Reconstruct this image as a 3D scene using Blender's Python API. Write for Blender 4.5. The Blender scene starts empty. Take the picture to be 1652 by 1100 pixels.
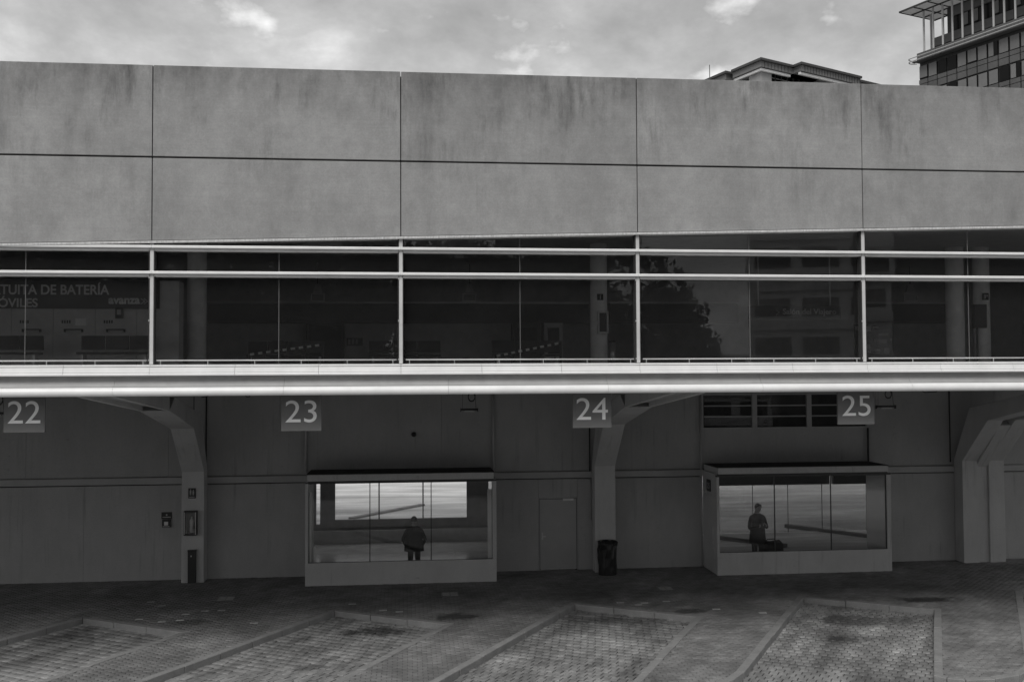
import bpy, bmesh, math, random
import numpy as np
from mathutils import Vector, Matrix

random.seed(7)
rng = np.random.default_rng(7)
SC = bpy.context.scene
COL = SC.collection

# ------------------------------------------------------------------ camera
CAM_YAW, CAM_PITCH, CAM_ROLL = 0.1041, 0.0341, -0.0048
CAM_POS = np.array([0.0, -19.40, 5.80])
FPX, CX, CY, WPX = 1620.0, 826.0, 550.0, 1652.0
_F = np.array([math.sin(CAM_YAW)*math.cos(CAM_PITCH), math.cos(CAM_YAW)*math.cos(CAM_PITCH), math.sin(CAM_PITCH)])
_r = np.array([math.cos(CAM_YAW), -math.sin(CAM_YAW), 0.0])
_u = np.cross(_r, _F)
_R = math.cos(CAM_ROLL)*_r + math.sin(CAM_ROLL)*_u
_U = -math.sin(CAM_ROLL)*_r + math.cos(CAM_ROLL)*_u
cam_data = bpy.data.cameras.new('camera')
cam = bpy.data.objects.new('camera', cam_data)
COL.objects.link(cam)
cam.matrix_world = Matrix(((_R[0], _U[0], -_F[0], CAM_POS[0]), (_R[1], _U[1], -_F[1], CAM_POS[1]),
                           (_R[2], _U[2], -_F[2], CAM_POS[2]), (0, 0, 0, 1)))
cam_data.sensor_width = 36.0
cam_data.lens = 36.0*FPX/WPX
cam_data.clip_end = 3000
SC.camera = cam

# ------------------------------------------------------------------ sky and sun
SUN_ELEV, SUN_AZ = math.radians(48), math.radians(205)   # azimuth measured from +Y towards +X: behind the camera, a little left
world = bpy.data.worlds.new('World'); SC.world = world
world.use_nodes = True
nt = world.node_tree; N = nt.nodes; L = nt.links
for n in list(N): N.remove(n)
def wn(t, **k):
    n = N.new(t)
    for a, b in k.items(): setattr(n, a, b)
    return n
out = wn('ShaderNodeOutputWorld'); bg = wn('ShaderNodeBackground'); bg.inputs['Strength'].default_value = 0.1
sky = wn('ShaderNodeTexSky', sky_type='NISHITA', sun_disc=False)
sky.sun_elevation = SUN_ELEV; sky.sun_rotation = SUN_AZ
bw = wn('ShaderNodeRGBToBW'); L.new(sky.outputs[0], bw.inputs[0])
tc = wn('ShaderNodeTexCoord')
sep = wn('ShaderNodeSeparateXYZ'); L.new(tc.outputs['Generated'], sep.inputs[0])
zc = wn('ShaderNodeMath', operation='MAXIMUM'); L.new(sep.outputs['Z'], zc.inputs[0]); zc.inputs[1].default_value = 0.0
za = wn('ShaderNodeMath', operation='ADD'); L.new(zc.outputs[0], za.inputs[0]); za.inputs[1].default_value = 0.42
dv = wn('ShaderNodeVectorMath', operation='DIVIDE'); L.new(tc.outputs['Generated'], dv.inputs[0])
cmb = wn('ShaderNodeCombineXYZ'); cmb.inputs[2].default_value = 1.0
L.new(za.outputs[0], cmb.inputs[0]); L.new(za.outputs[0], cmb.inputs[1]); L.new(cmb.outputs[0], dv.inputs[1])
n1 = wn('ShaderNodeTexNoise'); n1.inputs['Scale'].default_value = 4.2; n1.inputs['Detail'].default_value = 10; n1.inputs['Roughness'].default_value = 0.6
n1.inputs['Distortion'].default_value = 0.12
mp = wn('ShaderNodeVectorMath', operation='MULTIPLY_ADD'); mp.inputs[1].default_value = (1.0, 0.85, 1.0); mp.inputs[2].default_value = (12.86, 7.3, 0.0)
L.new(dv.outputs[0], mp.inputs[0]); L.new(mp.outputs[0], n1.inputs['Vector'])
n2 = wn('ShaderNodeTexNoise'); n2.inputs['Scale'].default_value = 1.7; n2.inputs['Detail'].default_value = 3
L.new(mp.outputs[0], n2.inputs['Vector'])
mixn = wn('ShaderNodeMath', operation='MULTIPLY_ADD'); L.new(n2.outputs[0], mixn.inputs[0]); mixn.inputs[1].default_value = 0.40
sc1 = wn('ShaderNodeMath', operation='MULTIPLY'); L.new(n1.outputs[0], sc1.inputs[0]); sc1.inputs[1].default_value = 0.60
L.new(sc1.outputs[0], mixn.inputs[2])
cr = wn('ShaderNodeValToRGB')
e = cr.color_ramp.elements
e[0].position = 0.36; e[0].color = (2.5, 2.5, 2.5, 1)
e[1].position = 0.66; e[1].color = (7.4, 7.4, 7.4, 1)
for p_, g_ in ((0.43, 3.1), (0.49, 3.75), (0.54, 4.45), (0.59, 5.5)):
    m = cr.color_ramp.elements.new(p_); m.color = (g_, g_, g_, 1)
L.new(mixn.outputs[0], cr.inputs[0])
mx = wn('ShaderNodeMixRGB'); mx.inputs[0].default_value = 0.9
L.new(bw.outputs[0], mx.inputs[1]); L.new(cr.outputs[0], mx.inputs[2])
n3 = wn('ShaderNodeTexNoise'); n3.inputs['Scale'].default_value = 7.5; n3.inputs['Detail'].default_value = 8; n3.inputs['Roughness'].default_value = 0.5
L.new(mp.outputs[0], n3.inputs['Vector'])
pf = wn('ShaderNodeMapRange'); pf.inputs[1].default_value = 0.60; pf.inputs[2].default_value = 0.70; pf.inputs[3].default_value = 0.0; pf.inputs[4].default_value = 3.0
L.new(n3.outputs[0], pf.inputs[0])
ad = wn('ShaderNodeMixRGB', blend_type='ADD'); ad.inputs[0].default_value = 1.0
L.new(mx.outputs[0], ad.inputs[1]); L.new(pf.outputs[0], ad.inputs[2])
L.new(ad.outputs[0], bg.inputs['Color']); L.new(bg.outputs[0], out.inputs['Surface'])

sl = bpy.data.lights.new('sun', 'SUN'); sl.energy = 1.5; sl.angle = math.radians(28); sl.color = (1, 0.985, 0.96)
so = bpy.data.objects.new('sun', sl); COL.objects.link(so)
sd = Vector((math.sin(SUN_AZ)*math.cos(SUN_ELEV), math.cos(SUN_AZ)*math.cos(SUN_ELEV), math.sin(SUN_ELEV)))
so.rotation_euler = sd.to_track_quat('Z', 'Y').to_euler()

SC.view_settings.view_transform = 'Standard'
SC.view_settings.look = 'None'
SC.view_settings.exposure = 0.5
SC.view_settings.gamma = 1.0
SC.view_settings.use_curve_mapping = False
SC.render.engine = 'CYCLES'
SC.cycles.max_bounces = 10
SC.cycles.transparent_max_bounces = 24
SC.cycles.diffuse_bounces = 5

# ------------------------------------------------------------------ measuring helpers (a point of the photo on a known plane)
def at(px, py, Y=None, Z=None):
    d = _F + _R*((px-CX)/FPX) - _U*((py-CY)/FPX)
    t = (Y-CAM_POS[1])/d[1] if Y is not None else (Z-CAM_POS[2])/d[2]
    return CAM_POS + t*d
def X_(px, Y, py=600): return at(px, py, Y=Y)[0]
def Z_(py, Y, px=826): return at(px, py, Y=Y)[2]
def pix(P):
    q = np.array(P)-CAM_POS
    return CX+FPX*(q@_R)/(q@_F), CY-FPX*(q@_U)/(q@_F)

# ------------------------------------------------------------------ materials
def nodes_of(name):
    m = bpy.data.materials.new(name); m.use_nodes = True
    t = m.node_tree; b = t.nodes.get('Principled BSDF')
    return m, t, b
def mat(name, g, rough=0.6, var=0.12, scale=3.0, metal=0.0, bump=0.0, bscale=60.0, spec=0.5, fine=0.0, stretch=None):
    m, t, b = nodes_of(name)
    geo = t.nodes.new('ShaderNodeNewGeometry')
    src = geo.outputs['Position']
    if stretch:
        vm = t.nodes.new('ShaderNodeVectorMath'); vm.operation = 'MULTIPLY'; vm.inputs[1].default_value = stretch
        t.links.new(src, vm.inputs[0]); src = vm.outputs[0]
    n = t.nodes.new('ShaderNodeTexNoise'); n.inputs['Scale'].default_value = scale; n.inputs['Detail'].default_value = 6
    n.inputs['Roughness'].default_value = 0.6
    t.links.new(src, n.inputs['Vector'])
    mr = t.nodes.new('ShaderNodeMapRange'); mr.inputs[1].default_value = 0.3; mr.inputs[2].default_value = 0.7
    mr.inputs[3].default_value = g*(1-var); mr.inputs[4].default_value = g*(1+var)
    t.links.new(n.outputs[0], mr.inputs[0]); val = mr.outputs[0]
    if fine:
        n2 = t.nodes.new('ShaderNodeTexNoise'); n2.inputs['Scale'].default_value = 45; n2.inputs['Detail'].default_value = 3
        t.links.new(geo.outputs['Position'], n2.inputs['Vector'])
        m2 = t.nodes.new('ShaderNodeMapRange'); m2.inputs[1].default_value = 0.3; m2.inputs[2].default_value = 0.7
        m2.inputs[3].default_value = 1-fine; m2.inputs[4].default_value = 1+fine
        t.links.new(n2.outputs[0], m2.inputs[0])
        mu = t.nodes.new('ShaderNodeMath'); mu.operation = 'MULTIPLY'
        t.links.new(val, mu.inputs[0]); t.links.new(m2.outputs[0], mu.inputs[1]); val = mu.outputs[0]
    t.links.new(val, b.inputs['Base Color'])
    b.inputs['Roughness'].default_value = rough; b.inputs['Metallic'].default_value = metal
    b.inputs['Specular IOR Level'].default_value = spec
    if bump:
        nb = t.nodes.new('ShaderNodeTexNoise'); nb.inputs['Scale'].default_value = bscale; nb.inputs['Detail'].default_value = 4
        t.links.new(geo.outputs['Position'], nb.inputs['Vector'])
        bp = t.nodes.new('ShaderNodeBump'); bp.inputs['Strength'].default_value = bump; bp.inputs['Distance'].default_value = 0.02
        t.links.new(nb.outputs[0], bp.inputs['Height']); t.links.new(bp.outputs[0], b.inputs['Normal'])
    return m

def chain(t, op, a, b_, clamp=False):
    n = t.nodes.new('ShaderNodeMath'); n.operation = op; n.use_clamp = clamp
    for i, v in enumerate((a, b_)):
        if isinstance(v, (int, float)): n.inputs[i].default_value = v
        elif v is not None: t.links.new(v, n.inputs[i])
    return n.outputs[0]
def noise(t, src, scale, stretch=None, detail=6, rough=0.6, lo=0.3, hi=0.7, o0=0.0, o1=1.0, off=None):
    if stretch or off:
        vm = t.nodes.new('ShaderNodeVectorMath'); vm.operation = 'MULTIPLY_ADD'
        vm.inputs[1].default_value = stretch or (1, 1, 1); vm.inputs[2].default_value = off or (0, 0, 0)
        t.links.new(src, vm.inputs[0]); src = vm.outputs[0]
    n = t.nodes.new('ShaderNodeTexNoise'); n.inputs['Scale'].default_value = scale; n.inputs['Detail'].default_value = detail
    n.inputs['Roughness'].default_value = rough
    t.links.new(src, n.inputs['Vector'])
    mr = t.nodes.new('ShaderNodeMapRange'); mr.inputs[1].default_value = lo; mr.inputs[2].default_value = hi
    mr.inputs[3].default_value = o0; mr.inputs[4].default_value = o1
    t.links.new(n.outputs[0], mr.inputs[0])
    return mr.outputs[0]

def concrete_facade():
    """weathered precast concrete: blotches, vertical water streaks starting at the top edges, faint board lines, pores"""
    m, t, b = nodes_of('weathered_concrete')
    geo = t.nodes.new('ShaderNodeNewGeometry'); P = geo.outputs['Position']
    sp = t.nodes.new('ShaderNodeSeparateXYZ'); t.links.new(P, sp.inputs[0])
    blot = noise(t, P, 0.8, (1.25, 1, .8), 8, 0.68, lo=.34, hi=.66, o0=0.84, o1=1.09)
    cloud = noise(t, P, 3.4, (1.0, 1, 1.1), 9, 0.78, o0=0.87, o1=1.09)
    fine = noise(t, P, 34, None, 3, 0.6, o0=0.93, o1=1.07)
    board = noise(t, P, 1.0, (0.35, 1, 26), 3, 0.5, o0=0.975, o1=1.025)
    # streaks: thin in X, long in Z
    st = noise(t, P, 1.0, (3.1, 1, 0.5), 9, 0.76, lo=0.46, hi=0.68)
    stm = noise(t, P, 0.75, (1, 1, .8), 6, 0.65, lo=0.45, hi=0.60, off=(11, 3, 5))
    edge = t.nodes.new('ShaderNodeMapRange'); edge.inputs[1].default_value = 9.2; edge.inputs[2].default_value = 11.7
    edge.inputs[3].default_value = 0.30; edge.inputs[4].default_value = 1.0
    t.links.new(sp.outputs['Z'], edge.inputs[0])
    s = chain(t, 'MULTIPLY', chain(t, 'MULTIPLY', st, stm), edge.outputs[0])
    s = chain(t, 'SUBTRACT', 1.0, chain(t, 'MULTIPLY', s, 0.60))
    oi = t.nodes.new('ShaderNodeObjectInfo')
    lr = t.nodes.new('ShaderNodeMapRange'); lr.inputs[3].default_value = .93; lr.inputs[4].default_value = 1.06
    t.links.new(oi.outputs['Random'], lr.inputs[0]); lowr = lr.outputs[0]
    # soot band that has run down from the roof edge
    top = t.nodes.new('ShaderNodeMapRange'); top.inputs[1].default_value = 10.6; top.inputs[2].default_value = 11.7
    top.inputs[3].default_value = 0.0; top.inputs[4].default_value = 1.0
    t.links.new(sp.outputs['Z'], top.inputs[0])
    tn = noise(t, P, 1.0, (1.6, 1, 0.9), 6, 0.65, lo=0.32, hi=0.62, off=(4, 0, 9))
    soot = chain(t, 'SUBTRACT', 1.0, chain(t, 'MULTIPLY', chain(t, 'MULTIPLY', top.outputs[0], tn), 0.42))
    v = chain(t, 'MULTIPLY', chain(t, 'MULTIPLY', blot, cloud), chain(t, 'MULTIPLY', fine, board))
    v = chain(t, 'MULTIPLY', chain(t, 'MULTIPLY', v, s), chain(t, 'MULTIPLY', chain(t, 'MULTIPLY', soot, lowr), 0.318))
    t.links.new(v, b.inputs['Base Color']); b.inputs['Roughness'].default_value = 0.88
    bp = t.nodes.new('ShaderNodeBump'); bp.inputs['Strength'].default_value = 0.25; bp.inputs['Distance'].default_value = 0.01
    t.links.new(fine, bp.inputs['Height']); t.links.new(bp.outputs[0], b.inputs['Normal'])
    return m

def paving(name, g, spots, rough=0.62, gloss_var=0.2, tracks=False):
    """each block its own tone; worn, dusty patches and a few oil stains with their own place"""
    m, t, b = nodes_of(name)
    geo = t.nodes.new('ShaderNodeNewGeometry'); P = geo.outputs['Position']
    isl = t.nodes.new('ShaderNodeMapRange'); isl.inputs[3].default_value = 0.84; isl.inputs[4].default_value = 1.15
    wn_ = t.nodes.new('ShaderNodeTexWhiteNoise'); wn_.noise_dimensions = '3D'
    # one value for each block: joined blocks by island, single blocks by object
    oi = t.nodes.new('ShaderNodeObjectInfo'); cv = t.nodes.new('ShaderNodeCombineXYZ')
    t.links.new(geo.outputs['Random Per Island'], cv.inputs[0]); t.links.new(oi.outputs['Random'], cv.inputs[1])
    t.links.new(cv.outputs[0], wn_.inputs['Vector']); t.links.new(wn_.outputs['Value'], isl.inputs[0])
    big = noise(t, P, 0.5, None, 8, 0.66, lo=.33, hi=.67, o0=0.58, o1=1.38)
    # worn lanes running along the bays
    ang = t.nodes.new('ShaderNodeVectorRotate'); ang.rotation_type = 'Z_AXIS'; ang.inputs['Angle'].default_value = math.radians(32)
    t.links.new(P, ang.inputs['Vector'])
    lane = noise(t, ang.outputs[0], 1.0, (1.7, .16, 1), 6, .65, lo=.36, hi=.64, o0=.60 if tracks else .85, o1=1.3 if tracks else 1.12)
    big = chain(t, 'MULTIPLY', big, lane)
    mid = noise(t, P, 2.6, None, 8, 0.72, o0=0.76, o1=1.2)
    fine = noise(t, P, 60, None, 3, 0.6, o0=0.85, o1=1.15)
    v = chain(t, 'MULTIPLY', chain(t, 'MULTIPLY', big, mid), chain(t, 'MULTIPLY', fine, isl.outputs[0]))
    edge = noise(t, P, 3.5, None, 5, 0.65, o0=-0.45, o1=0.45)
    for (x, y, rx, ry, dark) in spots:
        vm = t.nodes.new('ShaderNodeVectorMath'); vm.operation = 'MULTIPLY_ADD'
        vm.inputs[1].default_value = (1/rx, 1/ry, 0); vm.inputs[2].default_value = (-x/rx, -y/ry, 0)
        t.links.new(P, vm.inputs[0])
        ln = t.nodes.new('ShaderNodeVectorMath'); ln.operation = 'LENGTH'; t.links.new(vm.outputs[0], ln.inputs[0])
        d = chain(t, 'ADD', ln.outputs['Value'], edge)
        r = t.nodes.new('ShaderNodeMapRange'); r.interpolation_type = 'SMOOTHSTEP'
        r.inputs[1].default_value = 0.45; r.inputs[2].default_value = 1.15; r.inputs[3].default_value = dark; r.inputs[4].default_value = 1.0
        t.links.new(d, r.inputs[0]); v = chain(t, 'MULTIPLY', v, r.outputs[0])
    v = chain(t, 'MULTIPLY', v, g)
    t.links.new(v, b.inputs['Base Color'])
    rr = noise(t, P, 1.1, None, 4, 0.6, o0=rough-gloss_var, o1=rough+gloss_var)
    t.links.new(rr, b.inputs['Roughness'])
    bp = t.nodes.new('ShaderNodeBump'); bp.inputs['Strength'].default_value = 0.35; bp.inputs['Distance'].default_value = 0.006
    t.links.new(fine, bp.inputs['Height']); t.links.new(bp.outputs[0], b.inputs['Normal'])
    return m

def glass(name, r0=0.035, tint=0.9, power=5.0, dirt=0.0):
    m = bpy.data.materials.new(name); m.use_nodes = True; t = m.node_tree
    for n in list(t.nodes): t.nodes.remove(n)
    o = t.nodes.new('ShaderNodeOutputMaterial'); mxs = t.nodes.new('ShaderNodeMixShader')
    tr = t.nodes.new('ShaderNodeBsdfTransparent'); tr.inputs[0].default_value = (tint, tint, tint, 1)
    gl = t.nodes.new('ShaderNodeBsdfGlossy'); gl.inputs['Roughness'].default_value = 0.0; gl.inputs[0].default_value = (1, 1, 1, 1)
    lw = t.nodes.new('ShaderNodeLayerWeight'); lw.inputs['Blend'].default_value = 0.5
    p = chain(t, 'POWER', lw.outputs['Facing'], power)
    f = chain(t, 'ADD', chain(t, 'MULTIPLY', p, 1-r0), r0, True)
    t.links.new(f, mxs.inputs[0]); t.links.new(tr.outputs[0], mxs.inputs[1]); t.links.new(gl.outputs[0], mxs.inputs[2])
    last = mxs.outputs[0]
    if dirt:
        df = t.nodes.new('ShaderNodeBsdfDiffuse'); df.inputs[0].default_value = (0.4, 0.4, 0.4, 1)
        geo = t.nodes.new('ShaderNodeNewGeometry')
        nn = noise(t, geo.outputs['Position'], 1.3, (1, 1, 1.6), 6, 0.65, lo=0.3, hi=0.7, o0=dirt*0.8, o1=dirt*1.25)
        m2 = t.nodes.new('ShaderNodeMixShader'); t.links.new(nn, m2.inputs[0]); t.links.new(last, m2.inputs[1]); t.links.new(df.outputs[0], m2.inputs[2])
        last = m2.outputs[0]
    t.links.new(last, o.inputs[0])
    return m

M = {}
M['concrete'] = concrete_facade()
M['dark_gap'] = mat('joint_shadow_filler', 0.05, 0.9)
M['trim'] = mat('worn_aluminium_trim', 0.55, 0.5, 0.25, 9, stretch=(3, 1, 1))
M['white_metal'] = mat('white_coated_aluminium', 0.82, 0.38, 0.07, 2.5)
M['frame_metal'] = mat('light_grey_aluminium', 0.58, 0.42, 0.10, 3)
M['cove_metal'] = mat('dull_grey_cove', 0.34, 0.5, 0.1, 3)
M['gasket'] = mat('black_gasket', 0.025, 0.7)
M['joint_silicone'] = mat('joint_silicone', 0.16, 0.5)
M['window_glass'] = glass('window_glass', 0.026, 0.965, 5.0, 0.013)
M['booth_glass'] = glass('booth_glass', 0.028, 0.93, 5.0, 0.004)
M['tinted_glass'] = glass('tinted_hall_glass', 0.03, 0.62)
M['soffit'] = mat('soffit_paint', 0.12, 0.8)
def wall_mat(name, g):
    m, t, b = nodes_of(name)
    geo = t.nodes.new('ShaderNodeNewGeometry'); P = geo.outputs['Position']
    v = chain(t, 'MULTIPLY', noise(t, P, .5, None, 5, .6, o0=.90, o1=1.07), noise(t, P, 2.5, (1, 1, .35), 6, .7, lo=.35, hi=.65, o0=.95, o1=1.03))
    drip = chain(t, 'MULTIPLY', noise(t, P, 1.0, (7, 1, .35), 5, .6, lo=.55, hi=.72), noise(t, P, .7, None, 3, .5, lo=.45, hi=.6, off=(7, 0, 2)))
    scuff = chain(t, 'MULTIPLY', noise(t, P, 5.0, (1, 1, 2.5), 7, .75, lo=.60, hi=.72), noise(t, P, .8, (1, 1, .6), 3, .5, lo=.48, hi=.6, off=(2, 0, 8)))
    v = chain(t, 'MULTIPLY', v, chain(t, 'SUBTRACT', 1.0, chain(t, 'MULTIPLY', drip, .28)))
    v = chain(t, 'MULTIPLY', v, chain(t, 'SUBTRACT', 1.0, chain(t, 'MULTIPLY', scuff, .38)))
    fine = noise(t, P, 42, None, 3, .6, o0=.92, o1=1.08)
    t.links.new(chain(t, 'MULTIPLY', chain(t, 'MULTIPLY', v, fine), g), b.inputs['Base Color'])
    b.inputs['Roughness'].default_value = .75; b.inputs['Specular IOR Level'].default_value = .3
    bp = t.nodes.new('ShaderNodeBump'); bp.inputs['Strength'].default_value = .2; bp.inputs['Distance'].default_value = .01
    t.links.new(fine, bp.inputs['Height']); t.links.new(bp.outputs[0], b.inputs['Normal'])
    return m
M['wall_paint'] = wall_mat('painted_grey_wall', 0.45)
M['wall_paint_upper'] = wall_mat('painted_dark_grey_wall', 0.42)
M['ledge'] = mat('ledge_paint', 0.44, 0.7, 0.08, 2)
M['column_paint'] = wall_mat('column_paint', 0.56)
M['booth_paint'] = wall_mat('booth_grey_paint', 0.54)
M['booth_frame'] = mat('booth_dark_frame', 0.05, 0.45)
M['roof_felt'] = mat('roof_felt', 0.05, 0.95, 0.25, 3)
M['door_paint'] = mat('door_grey_paint', 0.42, 0.6, 0.05, 2)
M['steel'] = mat('brushed_steel', 0.6, 0.35, 0.1, 8, metal=0.6)
M['reflector_steel'] = mat('added_reflector_steel', 0.55, 0.35, 0.03, 2, metal=1.0)  # for the reflector added inside the booths
M['black'] = mat('black_plastic', 0.02, 0.45, 0.2, 6)
M['bag_black'] = mat('black_bin_bag', 0.018, 0.42, 0.2, 5, bump=0.5, bscale=14)
M['dark_box'] = mat('dark_grey_box', 0.035, 0.5)
M['sign_plate'] = mat('sign_grey_plate', 0.155, 0.5, 0.06, 2)
M['sign_digit'] = mat('sign_white_lettering', 0.9, 0.5, 0.03)
M['white_print'] = mat('white_print', 0.7, 0.6, 0.03)
M['grey_print'] = mat('grey_print', 0.42, 0.6, 0.03)
M['int_wall'] = mat('interior_wall', 0.5, 0.8)
M['int_floor'] = mat('interior_terrazzo', 0.4, 0.3, 0.1, 4)
M['int_dark'] = mat('interior_dark_panel', 0.05, 0.6)
M['int_ceiling'] = mat('interior_ceiling', 0.4, 0.9)
M['int_column'] = mat('interior_column', 0.9, 0.7)
M['counter'] = mat('counter_panel', 0.6, 0.6)
M['banner'] = mat('banner_dark_grey', 0.085, 0.6)
M['banner_text'] = mat('banner_lettering', 0.75, 0.6, 0.02)
M['hall_floor'] = mat('hall_floor_tiles', 0.75, 0.22, 0.12, 2)
M['hall_wall'] = mat('hall_wall', 0.3, 0.8)
M['far_yard'] = mat('far_yard_concrete', 0.62, 0.6, 0.45, 0.8, stretch=(0.25, 1, 1), fine=0.1)
M['kerb'] = mat('kerb_granite', 0.24, 0.7, 0.16, 2.5, bump=0.3, bscale=50, fine=0.12)
spots_p = []
for (px, py, rx, ry, dk) in [(735, 994, .62, .38, .30), (1495, 967, .9, .34, .22), (1110, 985, .5, .25, .35), (310, 1003, .5, .3, .5)]:
    p = at(px, py, Z=0); spots_p.append((p[0], p[1], rx, ry, dk))
spots_b = []
for (px, py, rx, ry, dk) in [(615, 1018, .8, .45, .28), (560, 1020, .4, .25, .5), (1395, 1000, 1.3, .7, .42), (1370, 1030, .7, .35, .5), (1010, 1000, 1.2, .5, .6), (500, 1075, .5, .25, .5), (1130, 1005, .5, .3, .45), (95, 1030, .9, .5, .6)]:
    p = at(px, py, Z=-.13); spots_b.append((p[0], p[1], rx, ry, dk))
M['paver'] = paving('paver_blocks', 0.19, spots_p, 0.72, 0.12)
M['cobble'] = paving('bay_blocks', 0.25, spots_b, 0.55, 0.2, True)
M['mortar'] = mat('sand_joint', 0.055, 0.95, 0.3, 6)
M['asphalt'] = mat('yard_asphalt', 0.28, 0.85, 0.25, 1.2, bump=0.4, bscale=90, fine=0.2)
M['street'] = mat('street_asphalt', 0.06, 0.85, 0.2, 1)
M['retaining'] = mat('retaining_concrete', 0.42, 0.85, 0.2, 1.2)
M['ground'] = mat('ground_soil', 0.12, 0.95, 0.2, 0.2)
M['grate'] = mat('cast_iron', 0.16, 0.5, 0.3, 20)
M['pale_cover'] = mat('pale_cover_plate', 0.40, 0.6, 0.2, 8)

# ------------------------------------------------------------------ mesh helpers
class MB:
    def __init__(s): s.v = []; s.f = []
    def box(s, x0, x1, y0, y1, z0, z1):
        b = len(s.v)
        s.v += [(x0,y0,z0),(x1,y0,z0),(x1,y1,z0),(x0,y1,z0),(x0,y0,z1),(x1,y0,z1),(x1,y1,z1),(x0,y1,z1)]
        s.f += [tuple(b+i for i in q) for q in ((3,2,1,0),(4,5,6,7),(0,1,5,4),(1,2,6,5),(2,3,7,6),(3,0,4,7))]
        return s
    def hexa(s, p):   # eight points: four bottom (ccw from above), four top
        b = len(s.v); s.v += [tuple(q) for q in p]
        s.f += [tuple(b+i for i in q) for q in ((3,2,1,0),(4,5,6,7),(0,1,5,4),(1,2,6,5),(2,3,7,6),(3,0,4,7))]
        return s
    def prism_x(s, prof, x0, x1):   # closed profile of (y,z) extruded along X
        b = len(s.v); n = len(prof)
        s.v += [(x0, y, z) for y, z in prof] + [(x1, y, z) for y, z in prof]
        s.f += [(b+i, b+(i+1) % n, b+n+(i+1) % n, b+n+i) for i in range(n)]
        s.f += [tuple(b+i for i in range(n-1, -1, -1)), tuple(b+n+i for i in range(n))]
        return s
    def poly(s, pts, z0, z1):       # polygon (ccw) extruded in Z
        b = len(s.v); n = len(pts)
        s.v += [(x, y, z0) for x, y in pts] + [(x, y, z1) for x, y in pts]
        s.f += [(b+i, b+(i+1) % n, b+n+(i+1) % n, b+n+i) for i in range(n)]
        s.f += [tuple(b+i for i in range(n-1, -1, -1)), tuple(b+n+i for i in range(n))]
        return s
    def tube(s, pts, r, seg=8, cap=True):
        pts = [Vector(p) for p in pts]; b = len(s.v); n = len(pts)
        rs = r if isinstance(r, (list, tuple)) else [r]*n
        prev = None
        for i, p in enumerate(pts):
            d = (pts[min(i+1, n-1)]-pts[max(i-1, 0)]).normalized()
            if prev is None:
                a = d.orthogonal().normalized()
            else:
                a = (prev - d*prev.dot(d)).normalized()
            prev = a; c = d.cross(a)
            for k in range(seg):
                w = 2*math.pi*k/seg
                q = p + (a*math.cos(w)+c*math.sin(w))*rs[i]
                s.v.append(tuple(q))
        for i in range(n-1):
            for k in range(seg):
                s.f.append((b+i*seg+k, b+i*seg+(k+1) % seg, b+(i+1)*seg+(k+1) % seg, b+(i+1)*seg+k))
        if cap:
            s.f.append(tuple(b+k for k in range(seg-1, -1, -1))); s.f.append(tuple(b+(n-1)*seg+k for k in range(seg)))
        return s
    def lathe(s, prof, c, seg=16):  # profile of (radius, z) about the vertical through c
        b = len(s.v); n = len(prof)
        for r, z in prof:
            for k in range(seg):
                w = 2*math.pi*k/seg; s.v.append((c[0]+r*math.cos(w), c[1]+r*math.sin(w), c[2]+z))
        for i in range(n-1):
            for k in range(seg):
                s.f.append((b+i*seg+k, b+i*seg+(k+1) % seg, b+(i+1)*seg+(k+1) % seg, b+(i+1)*seg+k))
        s.f.append(tuple(b+k for k in range(seg-1, -1, -1))); s.f.append(tuple(b+(n-1)*seg+k for k in range(seg)))
        return s
    def mesh(s, name, m, smooth=False, bevel=0.0, fix=True):
        me = bpy.data.meshes.new(name)
        me.from_pydata(s.v, [], s.f)
        if fix or bevel:
            bm = bmesh.new(); bm.from_mesh(me)
            bmesh.ops.recalc_face_normals(bm, faces=bm.faces)
            if bevel:
                ed = [e for e in bm.edges if len(e.link_faces) == 2 and e.calc_face_angle(0) > 0.6]
                bmesh.ops.bevel(bm, geom=ed, offset=bevel, segments=2, affect='EDGES', profile=0.5, clamp_overlap=True)
            bm.to_mesh(me); bm.free()
        if smooth: me.shade_smooth()
        me.materials.append(m)
        return me
def link(name, me, parent=None, loc=None, rot=None):
    o = bpy.data.objects.new(name, me); COL.objects.link(o)
    if loc is not None: o.location = loc
    if rot is not None: o.rotation_euler = rot
    if parent is not None:
        o.parent = parent
        o.matrix_parent_inverse = Matrix.Translation(-Vector(parent_world(parent)))
    return o
def parent_world(p):
    v = Vector(p.location)
    if p.parent: pass          # every parent below keeps world coordinates: parts are identity under their parent
    return v
def part(name, mb, m, parent, smooth=False, bevel=0.0, label=None):
    """a part given in world coordinates; the parent (an Empty or a part) may stand anywhere"""
    o = link(name, mb.mesh(name, m, smooth, bevel) if isinstance(mb, MB) else mb)
    set_parent(o, parent)
    if label: o['label'] = label
    return o
WORLD = {}
def set_parent(o, p):
    o.parent = p
    if p.name in WORLD: w = WORLD[p.name]
    else: w = p.matrix_basis.copy()
    o.matrix_parent_inverse = w.inverted()
    WORLD[o.name] = o.matrix_basis.copy() if True else None
def tag(o, label, cat, group=None):
    o['label'] = label; o['category'] = cat
    if group: o['group'] = group
    return o
def thing(name, label, cat, loc, group=None):
    o = bpy.data.objects.new(name, None); COL.objects.link(o); o.location = loc; o.empty_display_size = 0.3
    return tag(o, label, cat, group)
def structure(name, mb, m, smooth=False):
    o = link(name, mb.mesh(name, m, smooth) if isinstance(mb, MB) else mb); o['kind'] = 'structure'
    return o
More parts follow.
